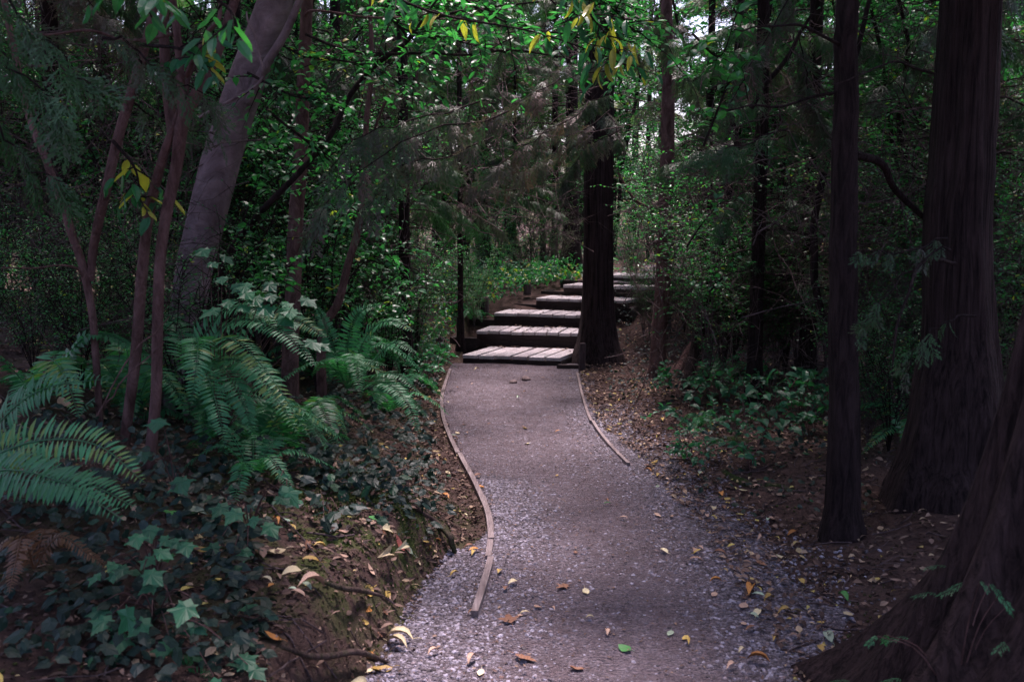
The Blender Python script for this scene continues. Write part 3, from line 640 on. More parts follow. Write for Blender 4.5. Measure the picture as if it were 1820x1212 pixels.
pix_tree('forked_sapling', 'thin brown sapling forking low at the left of the twisted stems', 'tree',
    [([(178, 745, 4.6), (172, 640, 4.6), (160, 540, 4.6), (142, 460, 4.6), (125, 400, 4.6), (85, 290, 4.6), (50, 200, 4.7), (20, 60, 4.8), (-20, -150, 5)], [13, 13, 14, 15, 15, 14, 12, 11, 8]),
     ([(160, 500, 4.6), (168, 430, 4.6), (188, 340, 4.5), (215, 240, 4.5), (245, 130, 4.5), (270, 40, 4.5), (290, -90, 4.5), (320, -300, 4.5)], [14, 16, 18, 18, 18, 16, 12, 8])], M['red_bark'], seed=31, seg=10,
    branches=[([(150, 500, 4.6), (120, 470, 4.5), (60, 475, 4.4), (0, 478, 4.2)], [5, 4, 3, 3]), ([(300, 560, 4.2), (230, 640, 4.0), (170, 740, 3.9)], [2, 3, 3]), ([(290, 610, 4.2), (220, 680, 4.1), (185, 725, 4.1)], [2, 3, 3])],
    crown=[(-2.3, 4.4, 4.1, 1.0, .7, 1100, .17)])  # low clump added out of view for shade on the left
pix_tree('slim_tree', 'straight slim red brown trunk between the leaning mauve trunk and the leafy thicket', 'tree',
    [([(515, 640, 6.6), (520, 520, 6.6), (527, 400, 6.6), (532, 300, 6.6), (536, 200, 6.6), (541, 90, 6.6), (545, 0, 6.6), (556, -200, 6.7), (560, -700, 7)], [31, 28, 27, 25, 24, 22, 20, 18, 12])], M['red_bark'], seed=41, seg=16, ridge=.08,
    branches=[([(537, 30, 6.6), (560, 22, 6.4), (640, 30, 6.2), (760, 36, 6.0), (880, 45, 5.9)], [5, 5, 4, 4, 2]), ([(537, 130, 6.6), (620, 60, 6.8), (640, -20, 6.8)], [4, 3, 2])],
    crown=[(-1.5, 7, 6.2, 1.1, 1, 600, .16)])
pix_tree('crooked_sapling', 'crooked dark sapling curving up out of the ferns right of the slim trunk', 'tree',
    [([(572, 600, 6.9), (600, 540, 6.9), (618, 470, 6.9), (640, 390, 6.9), (646, 300, 6.9), (652, 200, 7), (660, 120, 7), (655, 0, 7), (640, -160, 7)], [17, 15, 14, 13, 11, 9, 8, 7, 5])], M['red_bark'], seed=51,
    branches=[([(655, 255, 7), (690, 172, 6.9), (712, 168, 6.8), (736, 145, 6.7), (745, 95, 6.7)], [3, 5, 5, 4, 3])])
pix_tree('fallen_limb', 'long bare limb slanting up to the right across the leafy thicket', 'branch',
    [([(340, 650, 5.9), (405, 460, 5.8), (440, 405, 5.8), (490, 350, 5.6), (545, 290, 5.6), (590, 235, 5.6), (620, 170, 5.6), (660, 120, 5.5), (720, 75, 5.5), (760, 40, 5.4), (830, 20, 5.4), (960, 5, 5.5)], [12, 12, 12, 11, 10, 10, 9, 9, 8, 6, 5, 3])], M['dark_bark'], seed=61,
    branches=[([(540, 60, 5.5), (600, 85, 5.5), (660, 95, 5.4), (740, 98, 5.4), (820, 98, 5.3), (905, 88, 5.2), (1000, 100, 5.2)], [5, 6, 6, 5, 4, 4, 2]), ([(720, 75, 5.5), (755, 30, 5.5), (790, -20, 5.5)], [5, 4, 3])])
# right-hand stems
pix_tree('leaning_cedar', 'slim brown trunk on a flared sloping foot right of the big cedar', 'tree',
    [([(1166, 690, 10.2), (1172, 600, 10.2), (1180, 480, 10.2), (1184, 380, 10.2), (1186, 280, 10.2), (1188, 150, 10.2), (1184, 0, 10.2), (1180, -300, 10.4)], [34, 27, 26, 26, 24, 22, 20, 14]),
     ([(1122, 742, 9.2), (1150, 715, 9.5), (1185, 680, 10.0), (1215, 640, 10.4), (1235, 600, 10.6)], [14, 26, 24, 15, 8])], M['red_bark'], seed=71, seg=14, ridge=.14,
    branches=[([(1184, 370, 10.2), (1140, 362, 10), (1110, 330, 9.9), (1098, 300, 9.8)], [6, 6, 4, 2]), ([(1184, 330, 10.2), (1260, 300, 9.6), (1330, 290, 9.2), (1400, 280, 9)], [5, 4, 3, 2])])
pix_tree('leaning_sapling', 'dark sapling leaning right in the tangle beyond the leaning cedar foot', 'tree',
    [([(1218, 690, 9.4), (1235, 620, 9.6), (1262, 500, 9.7), (1285, 400, 9.8), (1300, 300, 9.9), (1310, 150, 10), (1320, -50, 10)], [20, 19, 20, 20, 18, 15, 12])], M['dark_bark'], seed=81)
pix_tree('straight_sapling', 'straight dark sapling just right of the leaning cedar', 'tree',
    [([(1246, 600, 12), (1252, 480, 12), (1258, 360, 12), (1262, 200, 12), (1266, 0, 12)], [17, 17, 16, 14, 12])], M['dark_bark'], seed=83)
pix_tree('curved_sapling', 'thin black sapling bending left between the tangle and the near dark trunk', 'tree',
    [([(1478, 640, 7.6), (1455, 540, 7.6), (1446, 460, 7.6), (1450, 380, 7.6), (1470, 280, 7.6), (1500, 180, 7.6), (1530, 60, 7.6), (1560, -60, 7.6)], [12, 13, 14, 13, 12, 11, 9, 7])], M['dark_bark'], seed=85,
    branches=[([(1335, 190, 7.2), (1370, 140, 7.2), (1400, 100, 7.2), (1420, 60, 7.2), (1445, 20, 7.2)], [9, 9, 8, 6, 5])])
pix_tree('near_dark_tree', 'nearly black straight trunk standing right of the path before the giant cedar', 'tree',
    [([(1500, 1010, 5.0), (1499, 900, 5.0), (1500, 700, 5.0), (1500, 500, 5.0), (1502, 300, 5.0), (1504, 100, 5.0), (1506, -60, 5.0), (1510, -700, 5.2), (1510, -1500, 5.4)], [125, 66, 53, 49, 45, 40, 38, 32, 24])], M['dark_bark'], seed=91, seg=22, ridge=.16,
    branches=[([(1520, 275, 5.0), (1565, 290, 5.2), (1600, 345, 5.4), (1640, 385, 5.5)], [16, 14, 12, 10]), ([(1500, 85, 5), (1430, 50, 4.7), (1360, 50, 4.5), (1300, 52, 4.4)], [6, 5, 4, 2]), ([(1500, 160, 5), (1400, 185, 4.9), (1310, 192, 4.8), (1265, 190, 4.7)], [6, 5, 3, 2])],
    crown=[(1.6, 5.3, 5.6, 1.3, 1.1, 1500, .2), (2.1, 4.4, 4.1, 1.1, .7, 1600, .2), (2.0, 5.9, 4.5, .85, .5, 1700, .18), (1.9, 7.6, 4.9, .8, .5, 1000, .18)])  # unseen crown clumps hung low to shade the ground right of the path
pix_tree('giant_cedar', 'broad black trunk of the largest cedar in the shade at right', 'tree',
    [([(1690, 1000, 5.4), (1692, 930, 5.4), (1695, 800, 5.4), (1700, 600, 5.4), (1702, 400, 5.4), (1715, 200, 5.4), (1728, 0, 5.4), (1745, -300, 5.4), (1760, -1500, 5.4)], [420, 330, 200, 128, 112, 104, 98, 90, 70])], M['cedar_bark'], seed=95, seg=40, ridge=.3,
    branches=[([(1700, 470, 5.2), (1640, 470, 4.7), (1600, 560, 4.5), (1585, 690, 4.4)], [7, 6, 5, 3]), ([(1660, 130, 5.3), (1600, 112, 5.0), (1540, 130, 4.8), (1480, 150, 4.7)], [5, 4, 3, 2])],
    crown=[(2.6, 5.6, 5.6, 1.6, 1.2, 2200, .22), (3.4, 4.2, 4.6, 1.5, .9, 2200, .22), (2.6, 5.9, 5.6, .9, .8, 900, .2)])  # unseen low clumps added so the right side falls into shade
# the nearest trunk, mostly root flare
b = np.array([1.72, 2.85, 0.]); t = tag(empty('buttressed_cedar', tuple(b)), 'nearest trunk with huge root flare sliding into the lower right corner', 'tree')
mb = MB(); zz = np.concatenate([np.linspace(-.3, 1.6, 60), np.linspace(1.7, 9, 40)]); th = np.arange(72) * 2 * math.pi / 72
V = []
for z in zz:
    base_r = .20 + .62 * math.exp(-max(z + .05, 0) / .62) ; lob = 1 + .26 * math.exp(-max(z, 0) / .6) * np.cos(5 * th + .6) + .10 * np.cos(11 * th + z)
    rid = 1 + .10 * vnoise(np.cos(th) * 7 + 9, np.sin(th) * 7 + z * .5, 4) + .05 * vnoise(np.cos(th) * 19 + 9, np.sin(th) * 19 + z * .9, 5)
    rr_ = base_r * lob * rid; V.append(np.stack([.04 * z + rr_ * np.cos(th), rr_ * np.sin(th) * .9, np.full(72, z)], -1))
V = np.array(V).reshape(-1, 3); i = np.arange(len(zz) - 1)[:, None]; j = np.arange(72)[None]; j2 = (j + 1) % 72
mb.add(V, np.stack([i * 72 + j, i * 72 + j2, (i + 1) * 72 + j2, (i + 1) * 72 + j], -1).reshape(-1, 4)); mb.build('trunk', M['cedar_bark'], t)
ml = MB(); r = np.random.default_rng(3); shade_canopy(ml, np.array([.7, 0, 4.6]), 1.5, 1.3, 3200, r, .22); ml.build('crown', M['cedar_leaf'], t)  # dense crown added out of view to shade the lower right
for k in range(9):
    ml = MB()
    a = r.uniform(2.4, 4.2); z = r.uniform(.15, .6); rr_ = .25 + .62 * math.exp(-z / .42); p = np.array([rr_ * math.cos(a), rr_ * math.sin(a) * .9, z])
    scatter(ml, SPR[0], [p], [[math.cos(a), math.sin(a), .2]], [[0, 0, 1]], .07, .2); ml.build('sprig', M['fern'], t)

# ------------------------------------------------------------------ conifers
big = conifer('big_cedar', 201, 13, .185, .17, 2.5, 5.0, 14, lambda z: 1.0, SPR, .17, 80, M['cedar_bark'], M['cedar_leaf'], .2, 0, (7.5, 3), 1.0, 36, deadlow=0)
x = (1063 - 910) / F * 11.6; big.location = (x, 11.75, tz(x, 11.75) - .05)
tag(big, 'thick furrowed cedar trunk standing in front of the wooden steps', 'tree')
CS = []
for k, (nm, Lf, n, zl) in enumerate([('hemlock', lambda z: 1.5, 46, 1.3), ('cedar', lambda z: 1.7, 46, 2.4), ('cedar', lambda z: 1.2, 40, 1.8)]):
    CS.append(conifer(nm, 300 + k, 12 + k, [.085, .05, .075][k], .06, zl, 6.5, n, Lf, SPR, .21, 44, M['dark_bark'], M['cedar_leaf'], .22, [1000, 0, 900][k], (7.5, 3), [1.7, .9, 1.7][k], 12, deadlow=10))
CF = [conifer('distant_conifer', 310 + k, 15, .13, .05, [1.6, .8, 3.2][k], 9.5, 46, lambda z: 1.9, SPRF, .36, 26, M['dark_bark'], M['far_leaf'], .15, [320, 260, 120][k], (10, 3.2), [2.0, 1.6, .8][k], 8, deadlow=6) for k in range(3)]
def put(proto, used, px, D, rz, s, label, cat, group=None, x=None):
    o = proto if not used[0] else copy_tree(proto); used[0] = True
    if x is None: x = (px - 910) / F * D
    o.location = (x, D, tz(x, D) - .05); o.rotation_euler = (0, 0, rz); o.scale = (s, s, s); return tag(o, label, cat, group)
U = [[False] for _ in range(3)]
named = [(1, 818, 12.4, .6, .72, 'slim dark trunk rising beside the left end of the steps'),
         (2, 1345, 8.6, 2.2, .8, 'drooping cedar in the brown tangle right of the leaning sapling'),
         (1, 110, 7.6, 1.0, 1.25, 'thick shadowy trunk at far left behind the forked sapling'),
         (1, 205, 9.2, 3.0, 1.0, 'shadowed cedar second from the left edge behind the forked sapling'),
         (2, 720, 9.6, 4.0, .8, 'cedar with drooping grey green sprays behind the crooked sapling'),
         (0, 1440, 9.4, .2, .9, 'hemlock with sagging limbs behind the curved black sapling'),
         (1, 1575, 12.5, 5.2, 1.0, 'cedar seen between the near dark trunk and the giant cedar'),
         (1, 1850, 8.0, 4.4, 1.0, 'cedar at the right edge behind the giant trunk'),
         (2, 430, 8.6, 5.5, .9, 'cedar showing behind the leaning mauve trunk'),
         (1, 915, 17.5, 2.0, .62, 'thin trunk leftmost of the far trunks above the steps'),
         (1, 1015, 17.5, 3.3, 2.2, 'sturdy mid brown trunk just left of the big cedar in the distance'),
         (1, -40, 6.6, 2.0, .95, 'dim cedar at the left edge of the photo'),
         (0, 610, 11.5, 1.4, .85, 'cedar behind the crooked sapling and the leafy thicket')]
for k, px, D, rz, s, lab in named:
    put(CS[k], U[k], px, D, rz, s, lab, 'tree')
# cedars added around and behind the viewer to shade the path sides
for q, (x, y, k, rz) in enumerate([(-3.4, 1.8, 0, 1), (-4.8, 5.0, 1, 2), (4.3, 2.0, 2, 3), (-2.6, -1.6, 1, 5), (3.0, -1.8, 2, 0), (0.3, -4.5, 0, 2), (-5.8, 9.5, 2, 3), (3.6, 13.5, 2, 5), (-3.2, 12.6, 0, 3.7), (4.6, 4.8, 0, 2.4), (3.4, 7.6, 2, 3.1)]):
    put(CS[k], U[k], 0, y, rz, 1.05, 'tall cedar added for shade beside the path', 'tree', 'tall cedars added for shade along the path', x=x)
U2 = [[False] for _ in range(3)]; r = random.Random(12)
spots = [(985, 19, 2, .55), (965, 21, 2, .5), (860, 20, 0, .9), (1360, 19, 1, .9), (780, 18, 1, .9), (1330, 16, 0, .9), (690, 16, 2, .9), (560, 15, 0, .9), (1430, 14, 1, .9), (460, 13, 1, .9), (1560, 13, 0, .9)]
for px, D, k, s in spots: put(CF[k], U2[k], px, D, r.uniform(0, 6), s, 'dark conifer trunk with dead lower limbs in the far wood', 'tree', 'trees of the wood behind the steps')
for ring, (D0, n, x0, x1) in enumerate([(24, 13, -13, 14), (30, 14, -17, 18), (38, 16, -24, 25), (48, 18, -32, 33)]):
    for i in range(n):
        x = x0 + (x1 - x0) * (i + r.uniform(-.3, .3)) / (n - 1)
        if ring == 0 and .8 < x < 6: continue
        y = D0 + r.uniform(-2.5, 2.5)
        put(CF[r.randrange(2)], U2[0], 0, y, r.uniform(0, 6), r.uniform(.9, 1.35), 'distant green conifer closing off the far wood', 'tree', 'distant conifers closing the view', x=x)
# ------------------------------------------------------------------ leafy thickets
def gp(px, D): x = (px - 910) / F * D; return (x, D, tz(x, D))
SH = [shrub('leafy_shrub', 400 + k, 2.3, 8, .9, T_leaf2, .05, 30, M['leaf'], M['dark_bark'], 9, jit=0) for k in range(3)]
us = [[False] for _ in range(3)]
def put_shrub(k, px, D, rz, s, label, group='leafy shrubs of the forest edge', protos=SH, used=us, cat='shrub', dz=0):
    o = protos[k] if not used[k][0] else copy_tree(protos[k]); used[k][0] = True
    x, y, z = gp(px, D); o.location = (x, y, z + dz); o.rotation_euler = (0, 0, rz); o.scale = (s,) * 3; return tag(o, label, cat, group)
for q in [(0, 470, 8.2, 0, 1.05, 'tall leafy green shrub between the leaning mauve trunk and the slim trunk'), (1, 600, 8.8, 1, 1.1, 'tall leafy shrub with yellow leaves right of the slim trunk'), (2, 560, 7.4, 2, .62, 'low leafy shrub at the foot of the slim trunk'),
          (1, 690, 9.0, 3, .55, 'broad leaved green bush above the middle ferns'), (0, 735, 10.4, 4, .6, 'green bush left of the thin tree by the steps'), (2, 880, 15.4, 2.2, .62, 'bright green bush behind the round posts of the steps'),
          (1, 930, 16.6, 1.2, .6, 'yellow flecked bush at the top left of the steps'), (0, 850, 13.6, 5, .42, 'small bush behind the third step post'), (2, 985, 18, .3, .5, 'low undergrowth bush beyond the upper steps'),
          (0, 1150, 20, 3, 1.1, 'sunlit pale green bush in the clearing right of the big cedar'), (1, 1130, 24, 2, 1.5, 'tall sunlit bush at the back of the clearing'), (2, 1122, 17.6, 1, .62, 'nearest lit bush just right of the big cedar above the steps'), (0, 1165, 18.6, 2, .75, 'lit bush in the clearing right of the nearest one'), (2, 1240, 17, 4, .8, 'bush beside the pale upper path'),
          (1, 1290, 10.5, 4, 1.0, 'dark thin leaved bush among the brown tangle'), (2, 1400, 10, 1, .9, 'dark bush behind the low green seedlings at right'), (0, 250, 7.2, 2, .9, 'dim bush behind the forked sapling'), (1, 330, 7.8, 5, 1.0, 'dim bush behind the twisted stems')]:
    put_shrub(*q)
BR = [shrub('brushwood_shrub', 440 + k, 2.6, 12, 1.1, T_small, [.038, .03, .045][k], [30, 34, 26][k], M['leaf'] if k != 1 else M['far_leaf'], M['twig'] if k else M['dark_bark'], [9, 5, 11][k], R=.007, twl=.5) for k in range(3)]
ub = [[False] for _ in range(3)]; rb = random.Random(77)
def brush(n, px0, px1, D0, D1, s0, s1, where):
    for i in range(n):
        px = px0 + (px1 - px0) * (i + rb.random()) / n; D = rb.uniform(D0, D1); x = (px - 910) / F * D
        put_shrub(rb.randrange(3), px, D, rb.uniform(0, 6), rb.uniform(s0, s1), 'tangled small leaved brushwood ' + where, 'brushwood ' + where, BR, ub)
brush(13, -60, 560, 7.9, 9.4, .8, 1.1, 'in the dim wood left of the slim trunk'); brush(12, -60, 700, 9.5, 12, 1.0, 1.35, 'deep in the wood at left'); brush(6, 560, 745, 8.6, 11.5, .45, .75, 'on the slope left of the steps')
brush(10, 1230, 1560, 8.4, 10.5, .6, .95, 'right of the leaning cedar'); brush(12, 1180, 1900, 11.5, 14, 1.0, 1.35, 'deep in the wood at right'); brush(9, 1540, 1880, 6.8, 8.6, .75, 1.05, 'behind the giant cedar trunk')
brush(12, 560, 1040, 16.5, 21, .6, 1.1, 'in the wood beyond the steps'); brush(7, 1120, 1420, 17, 25, .5, 1.1, 'in the clearing beyond the steps'); brush(7, 1120, 1240, 12.4, 14.5, .3, .4, 'beneath the right side of the steps')
brush(5, -260, 60, 9, 15, 1.0, 1.4, 'in the shade beyond the left edge trees'); brush(4, 790, 860, 12.9, 14.2, .22, .34, 'low between the round posts'); brush(6, 850, 1010, 15.6, 16.8, .25, .45, 'behind the upper left of the steps'); brush(9, -40, 330, 4.9, 6.4, .3, .5, 'low in the shade behind the near fern'); brush(8, 1540, 1800, 6.0, 7.4, .35, .6, 'low in the shade round the giant cedar')
LP = [shrub('low_plant', 460 + k, .40, [3, 4][k], .36, T_leaf2, .062, [5, 4][k], M['lobed'], M['red_bark'], 6, R=.003, twl=.14, t0=.4) for k in range(2)]; ul = [[False], [False]]
for i in range(16):
    px = 1200 + 330 * (i + rb.random()) / 16; put_shrub(i % 2, px, rb.uniform(6.2, 9.2), rb.uniform(0, 6), rb.uniform(.7, 1.25), 'low broad leaved green plant in the litter right of the path', 'low green plants right of the path', LP, ul, 'plant')
for i in range(9):
    px = 620 + 150 * rb.random(); put_shrub(i % 2, px, rb.uniform(9, 12), rb.uniform(0, 6), rb.uniform(.8, 1.3), 'low broad leaved green plant on the slope left of the path near the steps', 'low green plants left of the path', LP, ul, 'plant')
# tall broad-leaved trees whose lit leaves show at top right
MT = [shrub('leafy_maple', 420 + k, 6.2, 5, 1.7, T_leaf2, .085, 110, M['leaf'], M['dark_bark'], 12, twl=.9, R=.04, t0=.25) for k in range(2)]
um = [[False], [False]]
for q in [(0, 1620, 9.2, 1, .74, 'lit green maple between the near dark trunk and the giant cedar'), (1, 1790, 9.4, 2, .74, 'lit green maple right of the giant cedar trunk'), (1, 1400, 11.5, 3, .8, 'maple behind the bent limb at upper right'), (0, 1300, 12.5, 4, .85, 'maple high behind the leaning sapling'),
          (0, 830, 17.5, 0, .9, 'maple above the thin tree by the steps'), (1, 520, 11, 2, .75, 'maple far behind the slim trunk'), (0, 1090, 22, 1, 1.25, 'maple filling the gap above the clearing'), (1, 1560, 16, 5, 1.1, 'maple deep in the wood at right'), (0, 1880, 14, 2, 1.1, 'maple at the far right edge of the wood')]:
    put_shrub(*q, group='broad leaved trees of the wood', protos=MT, used=um, cat='tree')
# overhanging leafy limbs with hanging yellow leaves
def limb(name, label, stems, T, size, n, mat, seed, twl=.35, R=.008, hang=0., lpt=8, bark=None, leafup=.5):
    st_ = [[W(*p) for p in s] for s in stems]; loc = tuple(st_[0][0])
    t = shrub(name, seed, 1, 0, 0, T, size, n, mat, bark or M['dark_bark'], lpt, st_, R, twl=twl, loc=loc, t0=.1, hang=hang, leafup=leafup)
    return tag(t, label, 'branch')
limb('leafy_branch', 'leafy branch with long yellow leaves hanging at top centre', [[(700, -120, 5.2), (800, -20, 5.2), (900, 40, 5.1), (1000, 60, 5.0), (1080, 60, 5.0)], [(820, -150, 5), (980, -40, 5), (1080, 10, 5), (1130, 60, 5)], [(640, -80, 5.4), (700, 40, 5.4), (800, 70, 5.3), (900, 95, 5.2)]], T_leaf, .062, 40, M['leaf'], 501)
limb('leafy_branch', 'hanging yellow leaves below the top centre branch', [[(600, -60, 5), (760, 20, 4.9), (960, 60, 4.8), (1120, 120, 4.8)], [(960, -60, 4.8), (1060, 40, 4.7), (1110, 110, 4.7)]], T_long, .10, 14, M['yellow_leaf'], 502, .22, hang=1.6, lpt=4, leafup=0)
limb('leafy_branch', 'pale green oval leaves beside the slim trunk at upper left centre', [[(470, 60, 5.6), (540, 100, 5.5), (620, 110, 5.4), (680, 130, 5.4)], [(440, 130, 5.3), (520, 170, 5.2), (600, 190, 5.2)], [(480, 200, 5.4), (600, 300, 5.6), (640, 380, 5.7)]], T_leaf2, .055, 22, M['leaf'], 503, .26)
limb('leafy_branch', 'high spray of small bright leaves running along the top edge', [[(520, -60, 5.8), (640, -10, 5.7), (760, 10, 5.6), (900, -10, 5.5)], [(880, -80, 6.5), (990, 10, 6.4), (1060, 80, 6.3), (1100, 140, 6.3)], [(600, -90, 6.5), (690, 10, 6.4), (720, 80, 6.3), (740, 150, 6.3)]], T_leaf2, .055, 26, M['leaf'], 508, .3)
limb('leafy_branch', 'arching leafy shoots above the ferns between the leaning mauve trunk and the slim trunk', [[(400, 560, 5.9), (440, 470, 5.8), (480, 400, 5.7), (500, 330, 5.7)], [(420, 560, 6.2), (470, 500, 6.1), (520, 470, 6.0)], [(390, 540, 6.2), (430, 400, 6.1), (470, 300, 6.0), (500, 250, 6.0)]], T_leaf2, .06, 17, M['leaf'], 509, .28)
limb('leafy_branch', 'arching leafy shoots right of the slim trunk above the ferns', [[(590, 600, 7.4), (620, 500, 7.2), (660, 460, 7.1), (720, 450, 7.0)], [(600, 600, 7.4), (590, 480, 7.3), (610, 380, 7.2), (650, 330, 7.2)], [(640, 600, 7.6), (690, 540, 7.5), (740, 500, 7.4)]], T_leaf2, .065, 22, M['leaf'], 510, .32)
limb('leafy_branch', 'large bright leaves hanging close at the top left', [[(300, -80, 3.0), (360, -20, 3.0), (410, 20, 3.0), (425, 60, 3.0)], [(230, -90, 3.1), (250, -20, 3.1), (262, 20, 3.1)]], T_leaf, .075, 6, M['leaf'], 504, .16, hang=.9, lpt=5)
limb('leafy_branch', 'small leafy shoot across the twisted stems at left', [[(250, 80, 4.0), (330, 90, 3.9), (380, 130, 3.9)], [(200, 250, 4.2), (240, 300, 4.2), (250, 360, 4.2)]], T_leaf, .085, 7, M['yellow_leaf'], 505, .16, hang=.8, lpt=4)
limb('leafy_branch', 'lit leafy twig in front of the upper right tangle', [[(1230, 60, 6), (1280, 100, 6), (1310, 20, 6)], [(1250, 260, 6), (1310, 120, 6), (1330, 180, 6)]], T_leaf2, .085, 9, M['leaf'], 506, .22, lpt=6)
limb('leafy_branch', 'sparse green twig beside the leaning sapling', [[(1220, 440, 7), (1250, 395, 7), (1290, 350, 7)], [(1260, 520, 7), (1290, 490, 7), (1330, 480, 7)]], T_leaf2, .06, 7, M['leaf'], 507, .16, lpt=5)
# drooping cedar sprays
def cedar_limb(label, limbs, seed, size=.3, n=34, tint=None):
    size *= .68; n = int(n * 1.7)
    r = np.random.default_rng(seed); L0 = np.array(W(*limbs[0][0])); t = tag(empty('cedar_branch', tuple(L0)), label, 'branch')
    for pts in limbs:
        mw = MB(); ml = MB()
        P = resample(np.array([W(*p) for p in pts]), 12) - L0; P = P + r.normal(0, .012, P.shape); tube(mw, P, np.linspace(.006, .002, 12), 5, cap=False); L = np.linalg.norm(P[-1] - P[0])
        k = r.uniform(1, 10.99, n); i = k.astype(int); fr = (k - i)[:, None]; pos = P[i] * (1 - fr) + P[i + 1 - (i > 10)] * fr; tan = norm(P[-1] - P[0])[None]
        sg = np.where(r.random(n) < .5, -1, 1)[:, None]; side = np.cross(np.repeat(tan, n, 0), [0, 0, 1.]) * sg
        d = tan * r.uniform(.4, 1, (n, 1)) + side * r.uniform(.3, .9, (n, 1)) + np.array([0, 0, -1.]) * r.uniform(.1, .8, (n, 1)); nn = np.array([0, -.5, 1.]) + r.normal(0, .6, (n, 3)); pos = pos + r.normal(0, .006, (n, 3))
        ti = np.clip((r.beta(2, 2, n) if tint is None else r.normal(tint, .15, n)), 0, 1)
        scatter(ml, SPR[seed % 2], pos, d, nn, r.uniform(.6, 1.2, n) * size, ti)
        tw = mw.build('twig', M['dark_bark'], t); ml.build('spray', M['cedar_leaf'], tw)
cedar_limb('drooping cedar bough with pinkish grey sprays before the crooked sapling', [[(900, 200, 6), (800, 225, 5.6), (700, 260, 5.3), (600, 340, 5.1), (560, 420, 5)], [(880, 240, 6), (780, 280, 5.6), (700, 300, 5.4), (640, 380, 5.3)], [(860, 180, 6), (740, 210, 5.6), (640, 240, 5.3), (590, 300, 5.2)]], 601, .24, 34, .6)
cedar_limb('grey green cedar bough hanging left of the leaning mauve trunk', [[(180, 60, 3.9), (240, 90, 3.9), (300, 130, 3.9), (380, 190, 4)], [(240, 100, 4), (310, 150, 4.4), (400, 200, 4.8)], [(230, 180, 4.6), (280, 210, 4.8), (340, 230, 5), (400, 240, 5)]], 602, .2, 11, .45)
cedar_limb('dark cedar bough hanging over the far left edge', [[(-60, -40, 3.4), (20, 20, 3.3), (100, 90, 3.3), (160, 160, 3.3)], [(-80, 80, 3.6), (0, 100, 3.5), (80, 170, 3.5), (120, 230, 3.5)], [(-60, 120, 4), (40, 280, 4), (130, 340, 4)]], 603, .24, 13, .2)
cedar_limb('pale cedar sprays crossing in front of the far trunks', [[(1050, 180, 9), (980, 230, 8.6), (900, 280, 8.4), (840, 330, 8.3)], [(1080, 200, 9.5), (1000, 260, 9.2), (940, 300, 9), (880, 320, 9)], [(1000, 140, 9), (900, 190, 8.6), (820, 250, 8.4)]], 604, .3, 34, .75)
cedar_limb('cedar spray fanning out before the big cedar trunk', [[(1100, 230, 10), (1050, 260, 9.9), (1020, 290, 9.8), (1000, 330, 9.8)], [(1110, 110, 10), (1060, 110, 9.8), (1010, 120, 9.6), (960, 150, 9.5)], [(1090, 160, 10), (1040, 190, 9.9), (990, 220, 9.8)]], 605, .3, 40, .6)
cedar_limb('green cedar spray tips hanging in the upper right gloom', [[(1400, 230, 6.4), (1340, 250, 6.2), (1290, 265, 6), (1240, 270, 6)]], 606, .26, 16, .15)
cedar_limb('brown and green cedar bough in the shade between the two dark trunks', [[(1690, 440, 4.8), (1630, 470, 4.7), (1570, 540, 4.6), (1540, 580, 4.6)], [(1680, 430, 4.9), (1600, 450, 4.7), (1530, 450, 4.6)], [(1720, 560, 4.5), (1660, 580, 4.4), (1610, 660, 4.3)]], 607, .17, 6, .4)
cedar_limb('cedar boughs filling the top between maple leaves and the big cedar', [[(1150, -40, 8), (1080, 10, 7.8), (1000, 40, 7.6), (900, 60, 7.5)], [(860, -80, 8), (800, 60, 7.6), (740, 120, 7.4), (700, 180, 7.3)], [(960, -60, 8.6), (900, 80, 8.4), (850, 160, 8.2), (830, 230, 8.1)]], 608, .24, 34, .5)
cedar_limb('cedar bough with grey sprays over the upper right branch', [[(1420, -60, 7), (1380, 40, 6.8), (1330, 120, 6.6), (1290, 200, 6.5)], [(1150, -60, 9), (1180, 60, 8.8), (1230, 150, 8.6), (1260, 240, 8.5)], [(1420, 60, 7.5), (1440, 160, 7.4), (1470, 260, 7.3)]], 609, .3, 34, .62)
# low undergrowth of the far clearing
mb = MB(); r = np.random.default_rng(91)
for k in range(5):
    n = 3800; y = 15.2 + 30 * r.random(n) ** 1.6; x = r.uniform(-1, 1, n) * (5 + .45 * y) + 1; g = fbm(x * .7, y * .7, 50, 3); h = np.clip(.25 + g, .03, .9) * (.4 + .6 * sm((y - 16) / 4)); path2 = np.exp(-((x - (2.0 + .30 * (y - 15))) / .55) ** 2); ok = (r.random(n) > path2 * 1.2) & (g > -.25)
    x = x[ok]; y = y[ok]; h = h[ok]; n = len(x); scatter(mb, T_leaf2, np.stack([x, y, terrain(x, y) + h * r.random(n)], -1), r.normal(0, 1, (n, 3)) - [0, 0, .3], np.stack([r.normal(0, .5, n), r.normal(-.2, .5, n), np.ones(n)], -1), r.uniform(.05, .12, n), r.random(n))
n = 4200; y = r.uniform(11.6, 16, n); x = np.interp(y, [11.6, 12.55, 13.4, 14.1, 14.6, 15.1, 16], [-.72, -.86, -.64, -.02, .38, .68, 1.1]) - np.abs(r.normal(0, .8, n)); h = .05 + .3 * r.random(n) ** 2
scatter(mb, T_leaf2, np.stack([x, y, terrain(x, y) + h], -1), r.normal(0, 1, (n, 3)) - [0, 0, .3], np.stack([r.normal(0, .5, n), r.normal(-.2, .5, n), np.ones(n)], -1), r.uniform(.035, .075, n), r.random(n))
tag(mb.build('undergrowth', M['leaf']), 'low green undergrowth covering the lit ground beyond the steps', 'undergrowth', kind='stuff')
